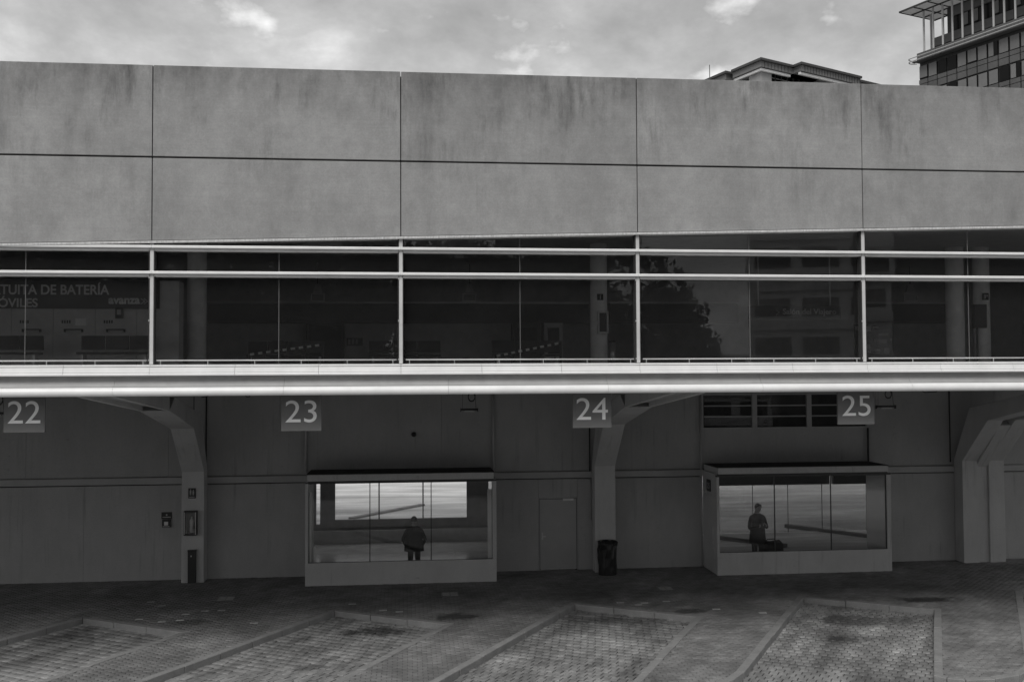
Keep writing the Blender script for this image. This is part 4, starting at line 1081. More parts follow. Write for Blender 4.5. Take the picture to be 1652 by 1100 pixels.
# traveller lounge sign
x0, x1, z0, z1 = on(1208, 1356, 494, 514, 9.8)
t = thing('lounge_sign', 'dark hanging sign reading Salón del Viajero behind the fourth window bay', 'sign', ((x0+x1)/2, 9.8, z0))
part('board', MB().box(x0, x1, 9.8, 9.86, z0, z1), M['banner'], t)
part('hanger', MB().box(x0+.3, x0+.33, 9.82, 9.84, z1+.001, 9.35), M['steel'], t); part('hanger', MB().box(x1-.33, x1-.3, 9.82, 9.84, z1+.001, 9.35), M['steel'], t)
print_on('lettering', 'Salón del Viajero', 1263, 1349, 498, 510, 9.8, M['banner_text'], t, .006)
pp = [tuple(at(a, b, Y=9.797)) for a, b in ((1252, 500), (1257, 504), (1252, 508))]
part('arrow', MB().tube(pp, .018, 6), M['grey_print'], t)
# electric box on the twin columns at the right
x0, x1, z0, z1 = on(1573, 1592, 491, 529, 7.05)
t = thing('electric_box', 'grey electric box between the twin hall columns at the right', 'electric box', ((x0+x1)/2, 7.05, z0))
part('case', MB().box(x0, x1, 7.05, 7.2, z0, z1), M['int_dark'], t, bevel=.01); part('conduit', MB().tube([(x0+.1, 7.12, z0-.001), (x0+.1, 7.12, zf)], .03, 8), M['int_dark'], t)
x0, x1, z0, z1 = on(1585, 1594, 473, 484, 7.05)
t = thing('exit_sign', 'small dark pictogram sign above the electric box at the right', 'sign', ((x0+x1)/2, 7.05, z0)); part('plate', MB().box(x0, x1, 7.02, 7.06, z0, z1), M['black'], t)
part('symbol', MB().box(x0+.04, x0+.08, 7.015, 7.0195, z0+.04, z1-.04).box(x0+.1, x0+.14, 7.015, 7.0195, z0+.09, z1-.04), M['grey_print'], t)
# notice rack behind the fourth mullion
x0, x1, z0, z1 = on(1380, 1442, 523, 574, 10.5)
t = thing('leaflet_rack', 'dark rack with scattered pale leaflets behind the right mullion', 'leaflet rack', ((x0+x1)/2, 10.5, zf))
part('panel', MB().box(x0, x1, 10.55, 10.6, zf+.001, z1), M['black'], t)
for (a, b_, c_, d_) in ((1381, 1391, 526, 533), (1397, 1406, 526, 534), (1410, 1418, 527, 529), (1418, 1434, 538, 541), (1411, 1413, 546, 552), (1418, 1432, 548, 554), (1400, 1405, 556, 561), (1401, 1405, 566, 569), (1414, 1421, 563, 570), (1426, 1434, 561, 571), (1437, 1440, 546, 550)):
    x0, x1, z0, z1 = on(a, b_, c_, d_, 10.5); part('leaflet', MB().box(x0, x1, 10.53, 10.549, z0, z1), M['grey_print'], t)
print('built station', len(bpy.data.objects))

# ================================================================== PEOPLE
def make_person(name, label, loc, rot, bones, mats, zsplit, extra=None):
    """bones: list of (point, parent index, radius x, radius y); one continuous skin"""
    me = bpy.data.meshes.new(name)
    me.from_pydata([b[0] for b in bones], [(i, b[1]) for i, b in enumerate(bones) if b[1] is not None], [])
    o = bpy.data.objects.new(name+'_tmp', me); COL.objects.link(o)
    md = o.modifiers.new('skin', 'SKIN'); md.use_smooth_shade = True
    for i, b in enumerate(bones):
        sv = me.skin_vertices[0].data[i]; sv.radius = (b[2], b[3]); sv.use_root = (i == 0)
    sb = o.modifiers.new('sub', 'SUBSURF'); sb.levels = 2; sb.render_levels = 2
    dg = bpy.context.evaluated_depsgraph_get(); dg.update()
    bmesh_ = bpy.data.meshes.new_from_object(o.evaluated_get(dg))
    bpy.data.objects.remove(o); bpy.data.meshes.remove(me)
    bmesh_.name = 'body'; bmesh_.materials.clear()
    for mm in mats: bmesh_.materials.append(mm)
    for p in bmesh_.polygons:
        p.material_index = zsplit(p.center); p.use_smooth = True
    t = thing(name, label, 'person', loc); t.rotation_euler = (0, 0, rot)
    b = bpy.data.objects.new('body', bmesh_); COL.objects.link(b); b.parent = t
    return t
def child_mesh(name, mb, m, t, smooth=True):
    o = bpy.data.objects.new(name, mb.mesh(name, m, smooth)); COL.objects.link(o); o.parent = t; return o
M['skin'] = mat('skin', 0.2, 0.55, 0.05); M['jacket'] = mat('dark_jacket', 0.011, 0.85, 0.2, 12); M['trousers'] = mat('dark_trousers', 0.016, 0.85, 0.2, 12)
M['shirt'] = mat('pale_shirt', 0.5, 0.8); M['hair'] = mat('dark_hair', 0.012, 0.6, 0.3, 60); M['shoe'] = mat('black_shoes', 0.015, 0.5)
M['coat'] = mat('dark_coat', 0.011, 0.85, 0.2, 12)
def fingers(bn, wrist, palm, d, side, up):
    """palm joint index plus five unequal, bent fingers"""
    d, side, up = Vector(d).normalized(), Vector(side).normalized(), Vector(up).normalized()
    for k, (o, ln) in enumerate(((-.030, .075), (-.010, .085), (.010, .08), (.029, .062))):
        b0 = Vector(bn[palm][0])+side*o+d*.03
        bn.append((tuple(b0), palm, .0095, .0095)); i = len(bn)-1
        bn.append((tuple(b0+d*ln*.5-up*.012), i, .0085, .0085)); bn.append((tuple(b0+d*ln*.8-up*.035), i+1, .0075, .0075))
    b0 = Vector(bn[palm][0])-side*.04-d*.02
    bn.append((tuple(b0), palm, .011, .011)); i = len(bn)-1
    bn.append((tuple(b0-side*.02+d*.045-up*.01), i, .0095, .0095))
def body_bones(h=1.75, arms='pockets', head_tilt=0.0):
    k = h/1.75
    b = []
    def add(p, par, rx, ry): b.append(((p[0]*k, p[1]*k, p[2]*k), par, rx*k, ry*k)); return len(b)-1
    pel = add((0, 0, .95), None, .17, .125)
    wai = add((0, 0, 1.10), pel, .165, .12); che = add((0, .0, 1.28), wai, .175, .125); sho = add((0, .01, 1.42), che, .12, .10)
    nek = add((0, .015, 1.52), sho, .058, .06)
    fx = -math.sin(head_tilt)*.12
    hd0 = add((0, .01+fx*.3, 1.58), nek, .068, .078); hd1 = add((0, fx*.7, 1.65), hd0, .078, .098); hd2 = add((0, fx, 1.71), hd1, .060, .075)
    for s in (-1, 1):
        hip = add((s*.095, 0, .86), pel, .098, .105); kn = add((s*.105, -.015, .48), hip, .066, .072); an = add((s*.115, .02, .09), kn, .044, .048)
        add((s*.118, .0, .045), an, .045, .045); add((s*.13, -.15, .03), len(b)-1, .042, .03)
        sh = add((s*.185, .01, 1.40), sho, .068, .07)
        if arms == 'pockets':
            el = add((s*.315, .07, 1.13), sh, .056, .058); wr = add((s*.235, -.06, .95), el, .045, .045); pa = add((s*.195, -.115, .90), wr, .045, .026)
            fingers(b, wr, pa, (-s*.5, -.2, -.8), (s*.3, -.9, 0), (0, -1, 0))
        else:
            el = add((s*.27, -.02, 1.12), sh, .055, .056); wr = add((s*.115, -.24, 1.20), el, .035, .036); pa = add((s*.06, -.285, 1.235), wr, .04, .022)
            fingers(b, wr, pa, (-s*.6, -.35, .5), (0, .3, 1), (s*.2, 1, 0))
    return b
def head_features(t, k, tilt=0.0):
    fx = -math.sin(tilt)*.12*k
    hz, hy = 1.66*k, fx*.75
    nose = MB().tube([(0, hy-.095*k, hz+.015), (0, hy-.118*k, hz-.018), (0, hy-.095*k, hz-.03)], [.008, .014, .010], 6); child_mesh('nose', nose, M['skin'], t)
    for s in (-1, 1):
        child_mesh('eye', MB().tube([(s*.03, hy-.088*k, hz+.02), (s*.03, hy-.097*k, hz+.02)], [.013, .008], 8), M['black'], t)
        child_mesh('ear', MB().tube([(s*.079*k, hy+.01, hz-.03), (s*.09*k, hy+.015, hz), (s*.079*k, hy+.01, hz+.03)], [.01, .014, .01], 6), M['skin'], t)
    child_mesh('mouth', MB().tube([(-.025, hy-.09*k, hz-.05), (0, hy-.098*k, hz-.052), (.025, hy-.09*k, hz-.05)], .006, 6), M['hair'], t)
    hb = MB(); n, mseg = 9, 18
    for i in range(n):
        a = math.radians(-22+111.5*i/(n-1))
        for q in range(mseg):
            w = 2*math.pi*q/mseg; front = max(0, -math.sin(w))
            z = math.sin(a)*.105
            if a < .4: z += front*.085*(1-max(a, 0)/.4) if front > .25 else 0
            hb.v.append((math.cos(a)*.090*k*math.cos(w), hy+.008+math.cos(a)*.108*k*math.sin(w), hz+.012+z*k))
    for i in range(n-1):
        for q in range(mseg): hb.f.append((i*mseg+q, i*mseg+(q+1) % mseg, (i+1)*mseg+(q+1) % mseg, (i+1)*mseg+q))
    hb.f.append(tuple((n-1)*mseg+q for q in range(mseg)))
    child_mesh('hair', hb, M['hair'], t)
def coat(t, k, hem, m, flare=.05, name='jacket', wide=1.0):
    c = MB(); seg = 24
    prof = [(hem, .215+flare, .165+flare*.8), (hem+.18, .215+flare*.5, .16), (1.12, .205, .15), (1.27, .205, .15), (1.38, .19, .13), (1.46, .12, .10), (1.50, .075, .08)]
    for z, rx, ry in prof:
        for q in range(seg):
            w = 2*math.pi*q/seg
            j = 1+.03*math.sin(5*w+z*7)+.02*math.sin(9*w)
            c.v.append((rx*wide*j*math.cos(w)*k, ry*j*math.sin(w)*k+.005, z*k))
    for i in range(len(prof)-1):
        for q in range(seg): c.f.append((i*seg+q, i*seg+(q+1) % seg, (i+1)*seg+(q+1) % seg, (i+1)*seg+q))
    child_mesh(name, c, m, t)
def split(k, hands):
    def f(c):
        if c.z > 1.50*k: return 0
        if hands and abs(c.x) < .12*k and c.y < -.235*k and c.z > 1.1*k: return 0
        if c.z < .10*k: return 3
        return 1 if c.z > .92*k or abs(c.x) > .175*k else 2
    return f
p = at(668, 840, Y=9.62)
k1 = (at(668, 831.5, Y=9.62)[2]+.0)/1.785
pr = make_person('person', 'person in a wide dark jacket standing in the left booth with back turned', (p[0], 9.62, 0), math.pi, body_bones(1.75*k1), [M['skin'], M['jacket'], M['trousers'], M['shoe']], split(k1, False))
head_features(pr, k1); coat(pr, k1, .80, M['jacket'], .012, 'jacket', 1.22)
p = at(1222, 840, Y=9.62)
k2 = at(1222, 810.5, Y=9.62)[2]/1.785
pr = make_person('person', 'person in a dark coat standing in the right booth, looking down at the hands', (p[0], 9.62, 0), math.radians(14), body_bones(1.75*k2, 'phone', .5), [M['skin'], M['coat'], M['trousers'], M['shoe']], split(k2, True))
head_features(pr, k2, .5); coat(pr, k2, .72, M['coat'], .02, 'coat')
child_mesh('shirt', MB().hexa([(-.04, -.135, 1.38), (.04, -.135, 1.38), (.03, -.10, 1.38), (-.03, -.10, 1.38), (-.055, -.09, 1.5), (.055, -.09, 1.5), (.05, -.06, 1.5), (-.05, -.06, 1.5)]), M['shirt'], pr, False)
ph = link('phone', MB().box(p[0]-.035, p[0]+.035, 9.62-.325*k2, 9.62-.313*k2, 1.19*k2, 1.33*k2).mesh('phone', M['black'], bevel=.004)); tag(ph, 'small dark phone held by the person in the right booth', 'phone')
# travel bag beside the person in the right booth
x0, x1, z0, z1 = on(1226, 1263, 872, 889, 9.75)
t = thing('travel_bag', 'black travel bag standing beside the person in the right booth', 'bag', ((x0+x1)/2, 9.75, 0))
bg_ = MB(); seg = 14
bz = [(.0, .86), (.06, 1.0), (.3, 1.0), (.7, 1.02), (.93, .97), (1.0, .82)]
xs = np.linspace(x0, x1, 9)
for fz, sc in bz:
    for q in range(seg*2):
        w = 2*math.pi*q/(seg*2)
        cxx = math.copysign(abs(math.cos(w))**.5, math.cos(w)); cyy = math.copysign(abs(math.sin(w))**.5, math.sin(w))
        bg_.v.append(((x0+x1)/2+(x1-x0)/2*sc*cxx, 9.78+.15*sc*cyy, .02+fz*(z1-.02)+.02*math.sin(3*w)*(fz > .6)))
for i in range(len(bz)-1):
    for q in range(seg*2): bg_.f.append((i*seg*2+q, i*seg*2+(q+1) % (seg*2), (i+1)*seg*2+(q+1) % (seg*2), (i+1)*seg*2+q))
bg_.f += [tuple(range(seg*2-1, -1, -1)), tuple((len(bz)-1)*seg*2+q for q in range(seg*2))]
part('bag_body', bg_, M['jacket'], t, smooth=True)
part('handle', MB().tube([((x0+x1)/2-.15, 9.78, z1-.01), ((x0+x1)/2-.12, 9.78, z1+.05), ((x0+x1)/2+.1, 9.78, z1+.06), ((x0+x1)/2+.14, 9.78, z1-.01)], .015, 6), M['black'], t, smooth=True)
for xx in (x0+.08, x1-.08):
    part('wheel', MB().tube([(xx, 9.76, .022), (xx, 9.80, .022)], .02, 8), M['black'], t)

# ================================================================== OFFICE TOWER beyond the roof, right
M['tower_panel'] = mat('tower_grey_panel', 0.09, 0.6, 0.15, 0.5); M['tower_frame'] = mat('tower_dark_frame', 0.03, 0.5)
M['tower_glass'] = mat('tower_dark_glass', 0.008, 0.15, 0.2, 1, spec=0.15); M['blind'] = mat('window_blind', 0.16, 0.8, 0.12, 0.3)
M['tower_white'] = mat('tower_white_steel', 0.42, 0.4, 0.05); M['canopy'] = mat('canopy_panel', 0.45, 0.6, 0.08, 0.5)
_t = M['canopy'].node_tree; _tr = _t.nodes.new('ShaderNodeBsdfTranslucent'); _tr.inputs[0].default_value = (.55, .55, .55, 1)
_mx = _t.nodes.new('ShaderNodeMixShader'); _mx.inputs[0].default_value = .6
_t.links.new(_t.nodes['Principled BSDF'].outputs[0], _mx.inputs[1]); _t.links.new(_tr.outputs[0], _mx.inputs[2]); _t.links.new(_mx.outputs[0], _t.nodes['Material Output'].inputs[0])
def ray_depth(px, py, depth):
    return CAM_POS+(_F+_R*((px-CX)/FPX)-_U*((py-CY)/FPX))*depth
TD = 125.0
TA = math.radians(-20.9)
tE = np.array([-math.sin(TA), -math.cos(TA), 0]); tI = np.array([math.cos(TA), -math.sin(TA), 0])   # along the face (towards us) / into the building
# local frame: x along the face, y inwards, z up
tc0 = ray_depth(1481.5, 120, TD)
TZ = lambda py: ray_depth(1481.5, py, TD)[2]
tower = thing('office_tower', 'tall dark office tower with a canopy roof on slender white posts at top right', 'building', (tc0[0], tc0[1], 0))
Mt = Matrix(((tE[0], tI[0], 0, tc0[0]), (tE[1], tI[1], 0, tc0[1]), (0, 0, 1, 0), (0, 0, 0, 1)))
def tpart(name, me, parent, loc=(0, 0, 0)):
    """part in the tower's own frame"""
    o = bpy.data.objects.new(name, me); COL.objects.link(o)
    o.parent = parent
    o.matrix_basis = (Matrix.Translation(-Vector(tower.location))@Mt if parent is tower else Matrix.Identity(4))@Matrix.Translation(Vector(loc))
    return o
def local(mb, name, m, bevel=0): return mb.mesh(name, m, bevel=bevel)
zP1, zP0 = TZ(87.5), TZ(97)       # balcony parapet top / bottom
MOD, STO = 1.40, 3.25
NM = 22
Lf = NM*MOD+.3
tpart('core', local(MB().box(.05, Lf, .25, 24, 0, zP1-1.15), 'core', M['tower_frame']), tower)
pan_hi = local(MB().box(.09, MOD-.09, 0, .24, 0, .53), 'spandrel_panel', M['tower_panel'], .02)
pan_lo = local(MB().box(.09, MOD-.09, 0.0, .24, 0, .78), 'spandrel_panel', M['tower_panel'], .02)
par = local(MB().box(.03, MOD-.03, -.25, .2, 0, 1.05), 'parapet_panel', M['tower_panel'], .02)
win = local(MB().box(.11, MOD-.11, .10, .2, 0, 1.62), 'window', M['tower_glass'])
blinds = [local(MB().box(.13, MOD-.13, .06, .095, 1.6-h, 1.6), 'blind', M['blind']) for h in (1.58, 1.58, 1.58, .8, 1.58, 1.58, 1.45)]
half = local(MB().box(.13, MOD*.55, .06, .095, .02, 1.6), 'blind', M['blind'])
zr = zP1-1.15-.42
for r in range(12):
    z = zr-r*STO
    for c in range(NM):
        s = c*MOD
        if z < 16: continue
        w_ = tpart('window', win, tower, (s, 0, z-1.66))
        q = random.random()
        if q < .86:
            tpart('blind', half if q < .08 else random.choice(blinds), w_)
        tpart('spandrel_panel', pan_hi, tower, (s, 0, z-1.72-.57)); tpart('spandrel_panel', pan_lo, tower, (s, 0, z-1.72-.57-.84))
for c in range(NM):
    tpart('parapet_panel', par, tower, (c*MOD, 0, zP1-1.05))
tpart('terrace_slab', local(MB().box(-.1, Lf, -.3, 24, zP1-1.14, zP1-1.06), 'terrace_slab', M['tower_panel']), tower)
# double rail wrapping the corner
zrail = TZ(95.5)
for dz, off in ((0, 1.0), (-.38, .95)):
    arcp = [(-.35-.65*math.sin(a), -.15-off*math.cos(a)*.8+.0, zrail+dz) for a in np.linspace(math.pi*.85, 0, 8)]
    pts = arcp+[(Lf, -.15-off*.8, zrail+dz)]
    tpart('rail', local(MB().tube(pts, .065, 8), 'rail', M['tower_white']), tower)
tpart('rail_soffit', local(MB().box(-.3, Lf, -.8, -.31, zrail-.55, zrail-.47), 'rail_soffit', M['tower_panel']), tower)
# setback storeys with their own windows
zc1 = TZ(20)                     # canopy underside
zsill = zP1-1.05
uw = local(MB().box(.1, MOD-.1, 1.62, 1.7, 0, 1.7), 'upper_window', M['tower_glass']); up = local(MB().box(.04, MOD-.04, 1.55, 1.7, 0, 1.1), 'upper_panel', M['tower_panel'], .02)
tpart('upper_core', local(MB().box(3.0, Lf, 1.75, 20, zsill, zc1-.1), 'upper_core', M['tower_frame']), tower)
tpart('upper_core', local(MB().box(1.0, 2.99, 1.75, 20, zsill, zsill+2.95), 'upper_core', M['tower_frame']), tower)
ub = local(MB().box(.14, MOD*.6, 1.585, 1.615, .2, 1.65), 'upper_blind', M['blind'])
for c in range(NM-1):
    s = 1.0+c*MOD
    for r in range(2):
        if r and c < 2: continue
        z = zsill+.1+r*2.95
        w_ = tpart('upper_window', uw, tower, (s, 0, z))
        if random.random() < .35: tpart('upper_blind', ub, w_)
        tpart('upper_panel', up, tower, (s, 0, z+1.76))
    rl = local(MB().tube([(s, .55, zsill+1.15), (s+MOD, .55, zsill+1.15)], .03, 6), 'terrace_rail', M['tower_white']) if c == 0 else rl
    tpart('terrace_rail', rl, tower, (c*MOD if c else 0, 0, 0))
post = local(MB().tube([(0, 0, 0), (0, 0, zc1-zsill-.02)], .125, 10), 'post', M['tower_white'])
for c in range(NM):
    tpart('post', post, tower, (.75+c*MOD*1.0, .25, zsill))
for y in (2.0, 4.2): tpart('post', post, tower, (.35, y, zsill))
# canopy: panels between beams
cpm = local(MB().box(.06, 2.04, .06, 2.04, 0, .06), 'canopy_panel', M['canopy'])
for a in range(15):
    for b_ in range(3):
        tpart('canopy_panel', cpm, tower, (-1.1+a*2.1, -1.9+b_*2.1, zc1+.14))
for b_ in range(4):
    tpart('canopy_beam', local(MB().box(-1.1, 30.4, -1.9+b_*2.1-.07, -1.9+b_*2.1+.07, zc1+.01, zc1+.2), 'canopy_beam', M['tower_frame']), tower)
for a in range(16):
    tpart('canopy_rib', local(MB().box(-1.1+a*2.1-.05, -1.1+a*2.1+.05, -1.9, 4.4, zc1+.02, zc1+.13), 'canopy_rib', M['tower_frame']), tower)

# ================================================================== PAVILION ROOF beyond the parapet
M['pav_edge'] = mat('pavilion_roof_edge', 0.05, 0.5); M['pav_fascia'] = mat('pavilion_fascia', 0.16, 0.5, 0.12, 1); M['pav_white'] = mat('pavilion_white_pipe', 0.6, 0.5)
M['pav_pier'] = mat('pavilion_pier', 0.28, 0.6, 0.1, 1)
PD = 95.0
pc0 = ray_depth(1227.5, 92.5, PD)
PL = math.radians(-20.5); PR_ = math.radians(63)
dl = np.array([math.sin(PL), math.cos(PL)]); dr = np.array([math.sin(PR_), math.cos(PR_)])
pav = thing('pavilion', 'low pavilion with broad dark stepped eaves rising above the concrete parapet', 'building', (pc0[0], pc0[1], 0))
zE = pc0[2]
# frame: a along the left face (away), b along the right face (away)
def pav_pt(a, b_, z): q = pc0[:2]+dl*a+dr*b_; return (q[0], q[1], z)
def pbox(a0, a1, b0, b1, z0, z1):
    P_ = [pav_pt(a0, b0, 0), pav_pt(a0, b1, 0), pav_pt(a1, b1, 0), pav_pt(a1, b0, 0)]
    return MB().hexa([(x, y, z0) for x, y, _ in P_]+[(x, y, z1) for x, y, _ in P_])
def solve(px, d, off):
    lo, hi = 0.0, 200.0
    for _ in range(60):
        m_ = (lo+hi)/2; q = pc0[:2]+off+d*m_
        x = pix((q[0], q[1], zE))[0]
        go = x < px if d is dr else x > px
        lo, hi = (m_, hi) if go else (lo, m_)
    return lo
z0o = np.zeros(2)
JO = .9
aJ = solve(1179, dl, z0o); aEnd = solve(1135, dl, z0o)+6
bJ = solve(1279.5, dr, z0o); bEnd = solve(1388, dr, -dl*JO)
JO = .9
def eave(a0, a1, b0, b1, dz=0):
    part('roof_edge', pbox(a0-.25, a1, b0-.25, b1, zE+dz-.22, zE+dz), M['pav_edge'], pav)
    part('fascia', pbox(a0, a1, b0, b1, zE+dz-.78, zE+dz-.225), M['pav_fascia'], pav)
# corner block and the two wings that step forward of it
eave(0.25, aJ, .25, bJ+4)
eave(aJ+.6, aEnd, -.15, 9, -.02)
eave(-JO, 14, bJ+.25, bEnd, 0)
eave(-JO+.5, 16, bEnd+.3, solve(1428, dr, z0o), -.14)
# fascia seams
for k in range(1, 9):
    b_ = .25+k*(bJ-.3)/9
    part('fascia_seam', pbox(.215, .248, b_, b_+.05, zE-.775, zE-.23), M['pav_edge'], pav)
for k in range(1, 22):
    b_ = bJ+.3+k*(bEnd-bJ)/22
    part('fascia_seam', pbox(-JO-.035, -JO-.002, b_, b_+.05, zE-.775, zE-.23), M['pav_edge'], pav)
part('pipe', pbox(.38, .62, .38, bJ, zE-1.08, zE-.85), M['pav_white'], pav)
part('pipe', pbox(.63, aJ, .38, .62, zE-1.08, zE-.85), M['pav_white'], pav)
part('pipe', pbox(-JO+.15, -JO+.4, bJ+.2, bEnd-.5, zE-1.08, zE-.85), M['pav_white'], pav)
part('pipe', pbox(aJ+1, aEnd, .05, .3, zE-1.08, zE-.87), M['pav_white'], pav)
part('pier', pbox(.7, 2.5, .7, 2.1, 0, zE-.79), M['pav_pier'], pav)
part('wall', pbox(3.5, aEnd+2, 1.6, bEnd, 0, zE-4.5), M['pav_fascia'], pav)
# lattice of glazing bars and braces behind the pier
gl_ = part('glazing', pbox(1.3, 1.4, 2.15, bEnd, zE-4.4, zE-.8), M['tower_glass'], pav)
for k in range(26):
    b_ = 2.2+k*.85
    if b_ > bEnd: break
    part('bar', pbox(1.15, 1.29, b_, b_+.09, zE-4.4, zE-.8), M['pav_edge'], gl_)
for k in range(5):
    part('bar', pbox(1.2, 1.28, 2.16, bEnd, zE-1.25-k*.4, zE-1.20-k*.4), M['pav_pier'], gl_)
for k in range(4):
    b0 = 2.6+k*5.0
    part('brace', MB().tube([pav_pt(1.0, b0, zE-4), pav_pt(1.0, b0+4.4, zE-1.0)], .14, 6), M['pav_edge'], gl_)
gl2 = part('glazing', pbox(2.55, aEnd, 1.5, 1.58, zE-4.4, zE-1.0), M['tower_glass'], pav)
for k in range(14): part('bar', pbox(2.6+k*1.5, 2.7+k*1.5, 1.35, 1.49, zE-4.4, zE-1.0), M['pav_pier'], gl2)
# fin and mast
fb0, fb1 = solve(1312, dr, dl*6), solve(1330, dr, dl*6)
q0, q1 = pav_pt(6, fb0, 0), pav_pt(6, fb1, 0)
fz = zE+1.3
part('roof_fin', MB().hexa([(q0[0], q0[1], zE-.05), (q1[0], q1[1], zE-.05), (q1[0]+.1, q1[1]+.3, zE-.05), (q0[0]+.1, q0[1]+.3, zE-.05),
     (q0[0], q0[1], zE+.1), (q1[0], q1[1], fz), (q1[0]+.1, q1[1]+.3, fz), (q0[0]+.1, q0[1]+.3, zE+.1)]), M['pav_pier'], pav)
am = ray_depth(1144.7, 105, PD+14); part('mast', MB().tube([(am[0], am[1], zE-4), (am[0], am[1], am[2])], [.06, .04], 6), M['pav_edge'], pav)
print('built skyline', len(bpy.data.objects))

# ================================================================== BEHIND THE CAMERA: street, trees and houses that the upper glass mirrors
rw = link('retaining_wall', MB().box(-120, 120, -13.6, -13.0, -.5, 1.75).mesh('retaining_wall', M['retaining'])); tag(rw, 'long concrete retaining wall along the yard, facing the station', 'wall')
street = structure('street', MB().box(-150, 150, -260, -13.61, -.5, 1.55), M['street'])
M['leaf'] = mat('leaves', 0.03, 0.5, 0.5, 2.0); M['bark'] = mat('bark', 0.05, 0.9, 0.3, 8)
def tree(px, depthY, ztop, rad, n, label, base=1.55, seed=0):
    r_ = np.random.default_rng(seed)
    v = at(px, 500, Y=depthY); x, y = v[0], -depthY
    t = thing('leafy_tree', label, 'tree', (x, y, base), 'street trees mirrored in the glass')
    H = ztop-base
    tr = MB().tube([(x, y, base-.05), (x+.1, y, base+H*.3), (x, y+.1, base+H*.62), (x+.1, y, base+H*.9)], [.28, .2, .13, .04], 8)
    for k in range(9):
        a = r_.uniform(0, 6.28); z = base+H*r_.uniform(.25, .75); l_ = rad*r_.uniform(.6, .95)
        tr.tube([(x, y, z), (x+math.cos(a)*l_*.5, y+math.sin(a)*l_*.5, z+l_*.3), (x+math.cos(a)*l_, y+math.sin(a)*l_, z+l_*.45)], [.09, .055, .02], 6)
    part('trunk', tr, M['bark'], t, smooth=True)
    # leaf clumps through the crown
    nc = 70
    cz = base+H*(.20+.78*r_.beta(1.6, 1.4, nc)); ca = r_.uniform(0, 6.28, nc); rr = rad*np.sqrt(r_.uniform(.05, 1, nc))*np.sin(np.clip((cz-base-H*.12)/(H*.9), .05, 1)*math.pi*.92+.12)
    C_ = np.stack([x+np.cos(ca)*rr, y+np.sin(ca)*rr, cz], 1); cr_ = r_.uniform(.5, 1.15, nc)
    w = r_.integers(0, nc, n)
    d = r_.normal(size=(n, 3)); d /= np.linalg.norm(d, axis=1)[:, None]
    P_ = C_[w]+d*(cr_[w]*r_.uniform(.3, 1, n)**.5)[:, None]
    a = r_.normal(size=(n, 3)); a /= np.linalg.norm(a, axis=1)[:, None]
    b_ = np.cross(a, r_.normal(size=(n, 3))); b_ /= np.linalg.norm(b_, axis=1)[:, None]
    s = r_.uniform(.14, .26, n)[:, None]
    V = np.stack([P_-a*s, P_+b_*s*.45, P_+a*s, P_-b_*s*.45], 1).reshape(-1, 3)
    Fc = np.arange(n*4).reshape(-1, 4)
    me = bpy.data.meshes.new('crown'); me.vertices.add(n*4); me.vertices.foreach_set('co', V.ravel())
    me.loops.add(n*4); me.loops.foreach_set('vertex_index', Fc.ravel().astype(np.int32)); me.polygons.add(n); me.polygons.foreach_set('loop_start', np.arange(0, n*4, 4, dtype=np.int32))
    me.update(calc_edges=True); me.materials.append(M['leaf'])
    part('crown', me, None, t)
TREES = [(-160, 30, 13, 4.6), (-10, 27, 12, 4.4), (150, 31, 13, 4.8), (300, 28, 12.5, 4.4), (440, 32, 13, 4.8), (590, 28, 12.5, 4.5), (730, 31, 13, 4.6), (860, 28, 13.5, 4.4), (975, 29, 14.5, 4.0), (1075, 31, 10.2, 2.6)]
ORD = ['first', 'second', 'third', 'fourth', 'fifth', 'sixth', 'seventh', 'eighth', 'ninth', 'last']
for k, (px, dY, zt_, rd) in enumerate(TREES):
    tree(px, dY, zt_, rd, 9000 if px > 800 else 7500, 'short leafy street tree behind the camera, mirrored against the gap of sky' if px == 1075 else 'leafy street tree behind the camera, %s from the left in its mirrored row' % ORD[k], seed=k)
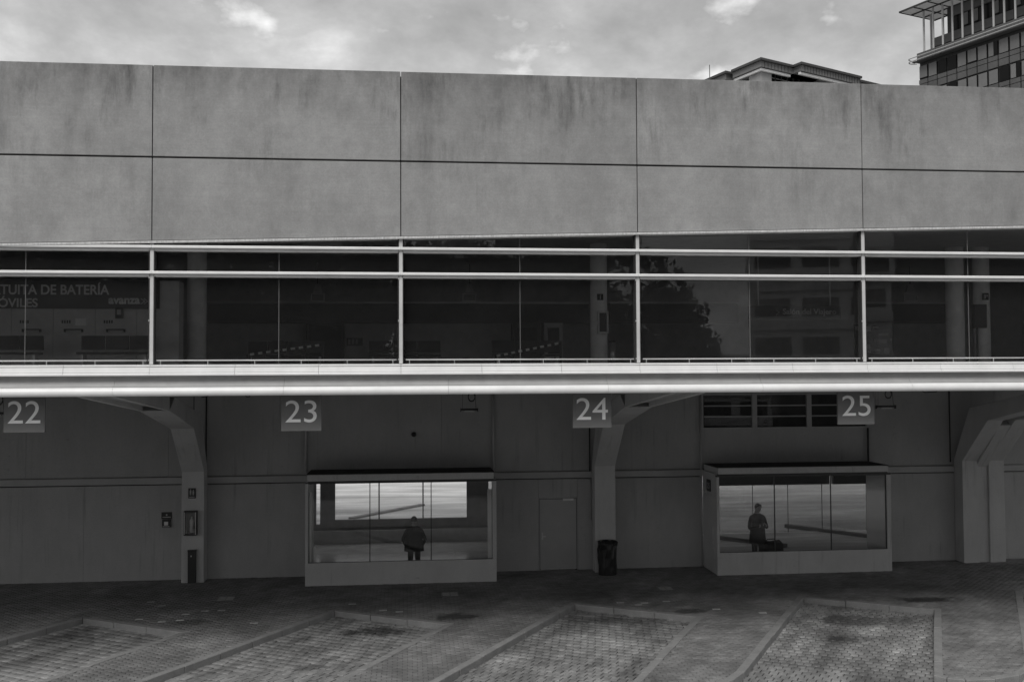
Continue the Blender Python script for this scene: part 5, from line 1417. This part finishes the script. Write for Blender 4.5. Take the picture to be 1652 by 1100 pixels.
# block of flats mirrored in the right part of the glass
M['flat_wall'] = mat('flat_wall', 0.8, 0.8, 0.1, 0.5); M['flat_dim'] = mat('flat_brick', 0.09, 0.85, 0.15, 0.8); M['flat_dark'] = mat('flat_glass', 0.03, 0.2); M['flat_band'] = mat('flat_band', 0.75, 0.7)
def block(px0, px1, dY, h, label, depth=14, storeys=6, rot=0.0, wm='flat_dim'):
    a, b_ = at(px0, 500, Y=dY)[0], at(px1, 500, Y=dY)[0]
    Z0 = 1.55
    t = thing('apartment_block', label, 'building', (a, -dY, Z0), 'blocks of flats mirrored in the glass')
    part('wall', MB().box(a, b_, -dY-depth, -dY, Z0-.05, Z0+h), M[wm], t)
    part('roof', MB().box(a-.3, b_+.3, -dY-depth-.3, -dY+.3, Z0+h+.002, Z0+h+.4), M['flat_band'], t)
    sh = h/storeys
    n = max(2, int((b_-a)/2.6)); w = (b_-a)/n
    for r in range(storeys):
        z = Z0+r*sh
        part('band', MB().box(a-.05, b_+.05, -dY+.002, -dY+.35, z+.02, z+sh*.25), M['flat_band' if wm == 'flat_wall' else wm], t)
        for c in range(n):
            if (c*7+r*3) % 5 == 0: continue
            f = part('window', MB().box(a+c*w+.25, a+(c+1)*w-.25, -dY+.003, -dY+.06, z+sh*.33, z+sh*.85), M['flat_band' if wm == 'flat_wall' else wm], t)
            part('pane', MB().box(a+c*w+.35, a+(c+1)*w-.35, -dY+.061, -dY+.08, z+sh*.36, z+sh*.82), M['flat_dark'], f)
    t.rotation_euler = (0, 0, math.radians(rot))
block(1208, 1420, 42, 17, 'grey block of flats across the street, mirrored in the fourth window bay', storeys=7, rot=20, wm='flat_wall')
block(1440, 1800, 50, 17, 'dark wide block of flats mirrored in the rightmost window bay', storeys=5)
block(-400, 620, 56, 14, 'long block of flats behind the street trees, mirrored at the left', storeys=4)
block(640, 960, 60, 12, 'lower block of flats behind the street trees, left of the mirrored sky', storeys=4)
block(1010, 1200, 85, 6.0, 'low roof at the end of the street, below the mirrored sky', storeys=2, depth=8)
print('done', len(bpy.data.objects))
